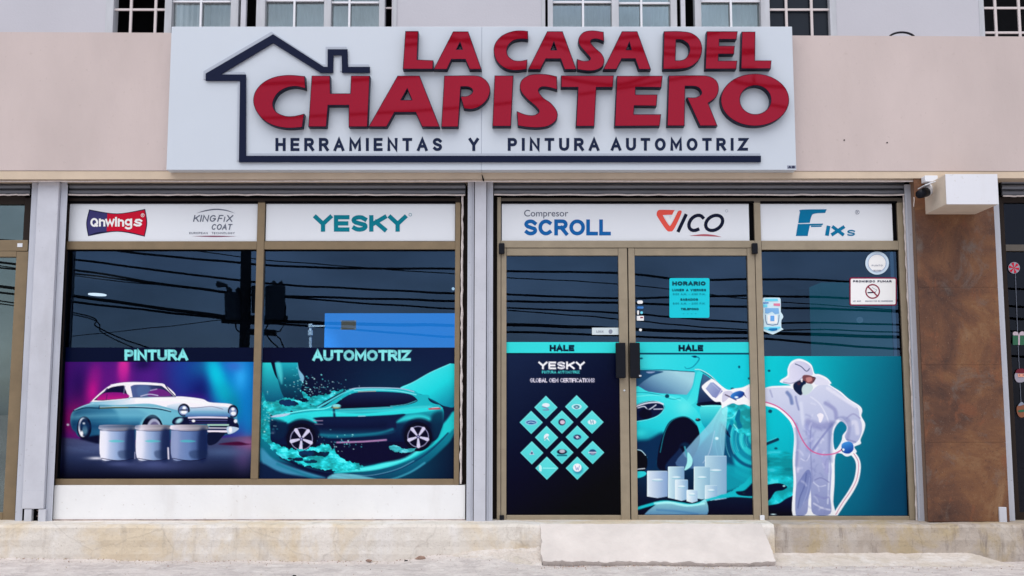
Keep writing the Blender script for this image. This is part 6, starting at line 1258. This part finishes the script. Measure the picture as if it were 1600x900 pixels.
def sash(x0, x1, xsv, yh, par, cm_, Y=UY + .03):
    f = empty('sash', (xof(x0, 20, Y), Y, wsill)); setparent(f, par); f.location = (xof(x0, 20, Y), Y, wsill)
    mb = MB(); mb.box(xof(x0, 22, Y), xof(x1, 22, Y), Y + .03, Y + .034, wsill, ztop - .9); p = mb.build('pane', M_GLASSU, par)
    mb = MB(); n = 40; xa, xb = xof(x0, 22, Y + .3), xof(x1, 22, Y + .3)
    vs = [(xa + (xb - xa) * k / n, Y + .3 + .008 * math.sin(k * 1.7 + x0), z) for z in (wsill, ztop - .9) for k in range(n + 1)]; mb.add(vs, [[k, k + 1, n + 2 + k, n + 1 + k] for k in range(n)])
    mb.build('curtain', cm_, par)
    bpy.data.objects.remove(f)
    for px in xsv: mb = MB(); x = xof(px, 22, Y); mb.box(x - .009, x + .009, Y - .01, Y + .02, wsill, ztop - .9); mb.build('glazing_bar', M_WHITEP, par, bevel=.002)
    for px in xsv:  mb = MB(); x = xof(px + 12, 22, Y + .2); mb.box(x - .016, x + .016, Y + .2, Y + .22, wsill, ztop - .9); mb.build('inner_bar', M_ALU, par)
    for py in yh: mb = MB(); z = zof(py, Y); mb.box(xof(x0, 22, Y), xof(x1, 22, Y), Y - .006, Y + .02, z - .008, z + .008); mb.build('glazing_bar', M_WHITEP, par, bevel=.002)
u1 = empty('upper_window', (W3[0][0], UY, wsill))
fpost(165, 177, u1, UY - .005, .12); fpost(257, 268, u1); fpost(360, 372, u1); fpost(376, 384, u1, d=.05, m=M_PIL); fpost(400, 414, u1); fpost(506, 517, u1); fpost(592, 601, u1); fpost(614, 620, u1)
grille('g', 176, 258, (204, 242.5), (14.5,), u1, M_GRILLE, UY + .02)
sash(268, 360, (314,), (2.5,), u1, M_CURT); sash(414, 506, (460,), (1,), u1, M_CURT); sash(517, 592, (546,), (4,), u1, M_CURT); grille('g', 601, 614, (), (12,), u1, M_GRILLE, UY + .03, .008)
tag(u1, 'upper storey window left of centre with a black opening behind white bars', 'window')
u2 = empty('upper_window', (W3[1][0], UY, wsill))
fpost(846, 852, u2, d=.05); fpost(856, 864, u2); fpost(956, 967, u2); fpost(1048, 1058, u2); fpost(1064, 1071, u2, d=.05, m=M_PIL); fpost(1086, 1096, u2); fpost(1189, 1203, u2); fpost(1297, 1307, u2, UY - .005, .12)
sash(864, 956, (911,), (3.5,), u2, M_CURT); sash(967, 1048, (1002,), (5,), u2, M_CURT2); sash(1096, 1189, (1142,), (2,), u2, M_CURT2); grille('g', 1203, 1297, (1229, 1268.5), (14.5,), u2, M_GRILLE, UY + .02)
MB().box(xof(1203, 22, UY), xof(1297, 22, UY), UY + .06, UY + .065, wsill, ztop - .9).build('pane', mat('dark_grey_pane', (.012, .016, .024), .1, spec=.3), u2)
tag(u2, 'upper storey window right of centre with greenish curtains and barred right end', 'window')
u3 = empty('upper_window', (W3[2][0], UY, wsill)); fpost(1530, 1538, u3, UY - .005, .12); grille('g', 1538, 1990, (1556, 1593, 1630), (12, 50.5), u3, M_GRILLE, UY + .02)
tag(u3, 'barred upper storey window at the top right corner with a black opening', 'window')
mb = MB(); Yd = .2; pts = [X_(1388 + 22 * math.cos(math.radians(a)) + 21, 63 - 12.5 * math.sin(math.radians(a)), Yd) for a in range(0, 181, 12)]; mb.tube(pts, .009, 6); tag(mb.build('dish_rim', M_BLKPL), 'dark curved rim showing over the top of the fascia', 'dish')

# ---------------------------------------------------------------- inside the shop
o = MB(); Yl = 6.2; xl, zl_ = at(152, 461, Yl)
o.add([(xl + .11 * math.cos(2 * math.pi * k / 24), Yl + .16 * math.sin(2 * math.pi * k / 24), z) for z in (zl_, zl_ + .012) for k in range(24)], [list(range(23, -1, -1)), list(range(24, 48))] + [[k, (k + 1) % 24, 24 + (k + 1) % 24, 24 + k] for k in range(24)])
tag(o.build('ceiling_light', mat('lit_diffuser', (.8, .8, .8), .5, emit=(1.25, 1.05, .95), estr=4.5)), 'lit oval ceiling lamp seen through the classic car window', 'ceiling light')
M_LB = mat('blue_glow', (.02, .2, .5), .5, emit=(.10, .98, 2.6), estr=1.0)  # emission makes the blue panel look lit; it is no lamp
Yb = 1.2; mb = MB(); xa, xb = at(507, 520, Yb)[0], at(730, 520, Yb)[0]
bp = empty('blue_glow_panel', (xa, Yb, zof(640, Yb))); mb.box(xa, xb, Yb, Yb + .1, zof(640, Yb), zof(489.5, Yb)); mb.build('glow_face', M_LB, bp)
pbox(533, 556, 500.5, 515, Yb - .02, .02).build('vent_cover', mat('glowing_vent', (.12, .12, .12), .6, emit=(.62, .46, .32), estr=.9), bp)  # vent glows too, its brightness put in as emission
for x in (533.5, 555.5):
    for y in (501.5, 514): mb = MB(); mb.disc(at(x, y, Yb)[0], at(x, y, Yb)[1], .006, Yb - .03, .006, 8); mb.build('screw', mat('glowing_screw', (.8, .8, .8), .3, emit=(1, 1, 1), estr=.9), bp)  # screws glow along with the panel
tag(bp, 'bright blue panel given a glow, standing inside behind the teal car window', 'light box')
mb = MB(); mb.tube([X_(485, 640, 1.0), X_(485, 530, 1.0), X_(485, 512, 1.0)], .0125, 10); mb.tube([X_(485, 510, 1.0), X_(508, 510, 1.0)], .008, 8); 
pp = mb.build('pipe', M_WHITEP); tag(pp, 'white pipe with an elbow beside the blue glowing panel', 'pipe'); mb = MB(); mb.tube([X_(485, 524, 1.0), X_(485, 516, 1.0)], .022, 10); mb.tube([X_(485, 511.5, 1.0), X_(485, 506, 1.0)], .018, 10); mb.build('pipe_joint', M_WHITEP, pp)
ll = bpy.data.lights.new('pipe_fill_lamp', 'SPOT'); ll.energy = 260; ll.spot_size = math.radians(22); ll.spot_blend = .6; ll.shadow_soft_size = .05; lo = bpy.data.objects.new('added_pipe_spot', ll); COL.objects.link(lo)  # unseen spot added to brighten the pipe, no fixture behind it
lo.location = (xof(478, 500, .6), .35, CZ - .08); tgt = Vector((X_(487, 520, 1.0))); lo.rotation_euler = (tgt - Vector(lo.location)).to_track_quat('-Z', 'Y').to_euler()
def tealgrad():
    m = mat('teal_glow', (.01, .12, .14), .4, emit=(.0, .24, .28), estr=.8); return m  # glow added to the teal so the cabinet looks lit
Yt = 1.6; tp = MB(); tp.box(at(1284, 500, Yt)[0], at(1394, 500, Yt)[0], Yt, Yt + .4, PZ, zof(441, Yt)); tp = tp.build('teal_cabinet', tealgrad(), bevel=.01); tag(tp, 'teal cabinet with added glow, inside behind the painter window', 'cabinet')
mb = MB(); mb.disc(at(1343, 500, Yt)[0], at(1343, 500, Yt)[1], .028, Yt - .02, .02); mb.build('knob', mat('pale_blue_knob', (.3, .45, .5), .4, emit=(.2, .42, .5), estr=.9), tp)  # knob given the same added glow
mb = MB(); Yp = .6; mb.box(at(1397, 480, Yp)[0], at(1404, 480, Yp)[0], Yp, Yp + .05, PZ, zof(393, Yp)); tag(mb.build('glow_strip', mat('pale_blue_glow', (.4, .5, .6), .7, emit=(.25, .42, .62), estr=.55)), 'pale blue wall strip with added glow at the right edge of the painter window', 'wall strip')  # light on the wall put in as emission of the strip
mb = MB(); mb.disc(at(708, 451, .5)[0], at(708, 451, .5)[1], .012, .5, .02, 12); tag(mb.build('indicator_lamp', mat('lit_white', (.9, .9, .9), .4, emit=(1, 1, 1), estr=3)), 'tiny lit white lamp inside at the right edge of the teal car window', 'lamp')

# ---------------------------------------------------------------- across the street: pole, transformers and cables (seen in the panes)
MYd = 22.
def mir(px, py, Y=MYd): x, z = at(px, py, Y); return (x, -Y, z)
up = empty('utility_pole', (mir(383, 700)[0], -MYd, 0))
xp = mir(383, 470)[0]
mb = MB(); mb.tube([(xp, -MYd, -.1), (xp, -MYd, 5), (xp, -MYd, 10.5)], [.17, .15, .13], 12); mb.build('pole_shaft', M_WOOD, up, smooth=True)
def trafo(pxc, y0, y1, w_, bush):
    mb = MB(); a, b = mir(pxc, y1), mir(pxc, y0); mb.tube([a, (a[0], a[1], a[2] + .04), (b[0], b[1], b[2] - .04), b], [w_ * .9, w_, w_, w_ * .92], 16); o = mb.build('transformer', M_TRAFO, up)
    for dx in bush: mb = MB(); mb.tube([(b[0] + dx, b[1], b[2]), (b[0] + dx, b[1], b[2] + .10), (b[0] + dx * 1.2, b[1], b[2] + .16)], [.05, .07, .03], 8); mb.build('bushing', M_TRAFO, o)
trafo(365, 458, 500, .25, (-.1, .12)); trafo(430, 447, 500, .29, (-.05, .15)); trafo(400, 447, 488, .14, ())
for (a, b, r) in (((372, 495), (450, 497), .07), ((345, 503), (440, 505), .05), ((374, 518), (432, 521), .09)):
    mb = MB(); mb.tube([mir(*a), mir(*b)], r, 8); mb.build('cross_arm', M_WOOD, up)
mb = MB(); mb.tube([mir(357, 455), mir(354, 446), mir(340, 444), mir(338, 446)], [.04, .05, .10, .03], 8); mb.build('street_light_head', M_TRAFO, up)
for pts in ([(442, 460), (447, 480), (446, 505), (438, 518), (424, 520)], [(366, 503), (368, 515), (376, 522)], [(415, 522), (425, 535), (440, 548)], [(425, 518), (438, 530), (446, 552)], [(420, 505), (415, 516), (425, 520)]):
    mb = MB(); mb.tube([mir(*p) for p in pts], .022, 6); mb.build('jumper_cable', M_CABLE, up)
tag(up, 'dark utility pole with transformers across the street, mirrored in the panes', 'utility pole')
WR = [([(-300, 350), (90, 383), (173, 391), (400, 413), (560, 419), (710, 421), (793, 424), (965, 427), (1080, 438), (1195, 436), (1310, 439), (1600, 452), (2000, 480)], .034),
      ([(-300, 360), (110, 405), (400, 441), (560, 451), (710, 458), (793, 460), (965, 467), (1080, 464), (1195, 463), (1400, 470), (2000, 500)], .034),
      ([(-300, 380), (110, 422), (250, 443), (350, 456), (445, 463), (710, 470), (793, 471), (965, 474), (1080, 478), (1195, 481), (1400, 488), (2000, 520)], .036),
      ([(-300, 395), (110, 428), (260, 446), (350, 457), (450, 465), (580, 475), (710, 482), (793, 482), (965, 489), (1080, 498), (1195, 505), (1400, 508), (2000, 540)], .028),
      ([(-300, 410), (108, 462), (250, 482), (380, 498), (500, 504), (710, 509), (793, 508), (965, 513), (1080, 517), (1195, 520), (1400, 527), (2000, 550)], .05),
      ([(-300, 420), (108, 471), (250, 487), (380, 502), (500, 510), (620, 520), (710, 527), (793, 519), (965, 524), (1080, 528), (1195, 529), (1400, 545), (2000, 580)], .034),
      ([(-300, 430), (107, 487), (150, 510), (190, 528), (240, 545), (400, 600)], .022), ([(-300, 440), (107, 490), (160, 520), (215, 545), (400, 620)], .018),
      ([(300, 391), (400, 405), (510, 413), (640, 424), (793, 434), (965, 444), (1080, 456), (1195, 470), (1600, 500)], .016), ([(110, 525), (235, 512), (400, 495)], .012),
      ([(-300, 370), (110, 431), (300, 449), (360, 457)], .016), ([(-300, 20), (630, 71), (660, 67), (780, 62), (900, 80), (1000, 70), (1060, 74), (1110, 66), (1200, 58), (1900, 30)], .05), ([(-300, 120), (400, 100), (700, 79), (760, 74), (870, 76), (990, 92), (1080, 101), (1180, 96), (1240, 102), (1900, 90)], .05), ([(-300, 60), (560, 60), (760, 86), (860, 84), (905, 96), (1000, 88), (1200, 92), (1900, 100)], .035), ([(-300, 190), (400, 145), (500, 142), (840, 118), (860, 130), (960, 145), (1050, 120), (1130, 135), (1230, 150), (1900, 190)], .05), ([(-300, 220), (560, 190), (900, 160), (1150, 120), (1170, 140), (1220, 180), (1900, 240)], .04), ([(793, 486), (965, 498), (1080, 509), (1195, 516), (1320, 516), (1600, 530)], .02)]
for k, (pts, r) in enumerate(WR):
    q = smooth_poly(pts, 6, False); mb = MB(); mb.tube([mir(*p) for p in q], r, 6)
    tag(mb.build('overhead_cable', M_CABLE), 'black overhead cable across the street, mirrored in the panes', 'cable', 'overhead cables across the street')
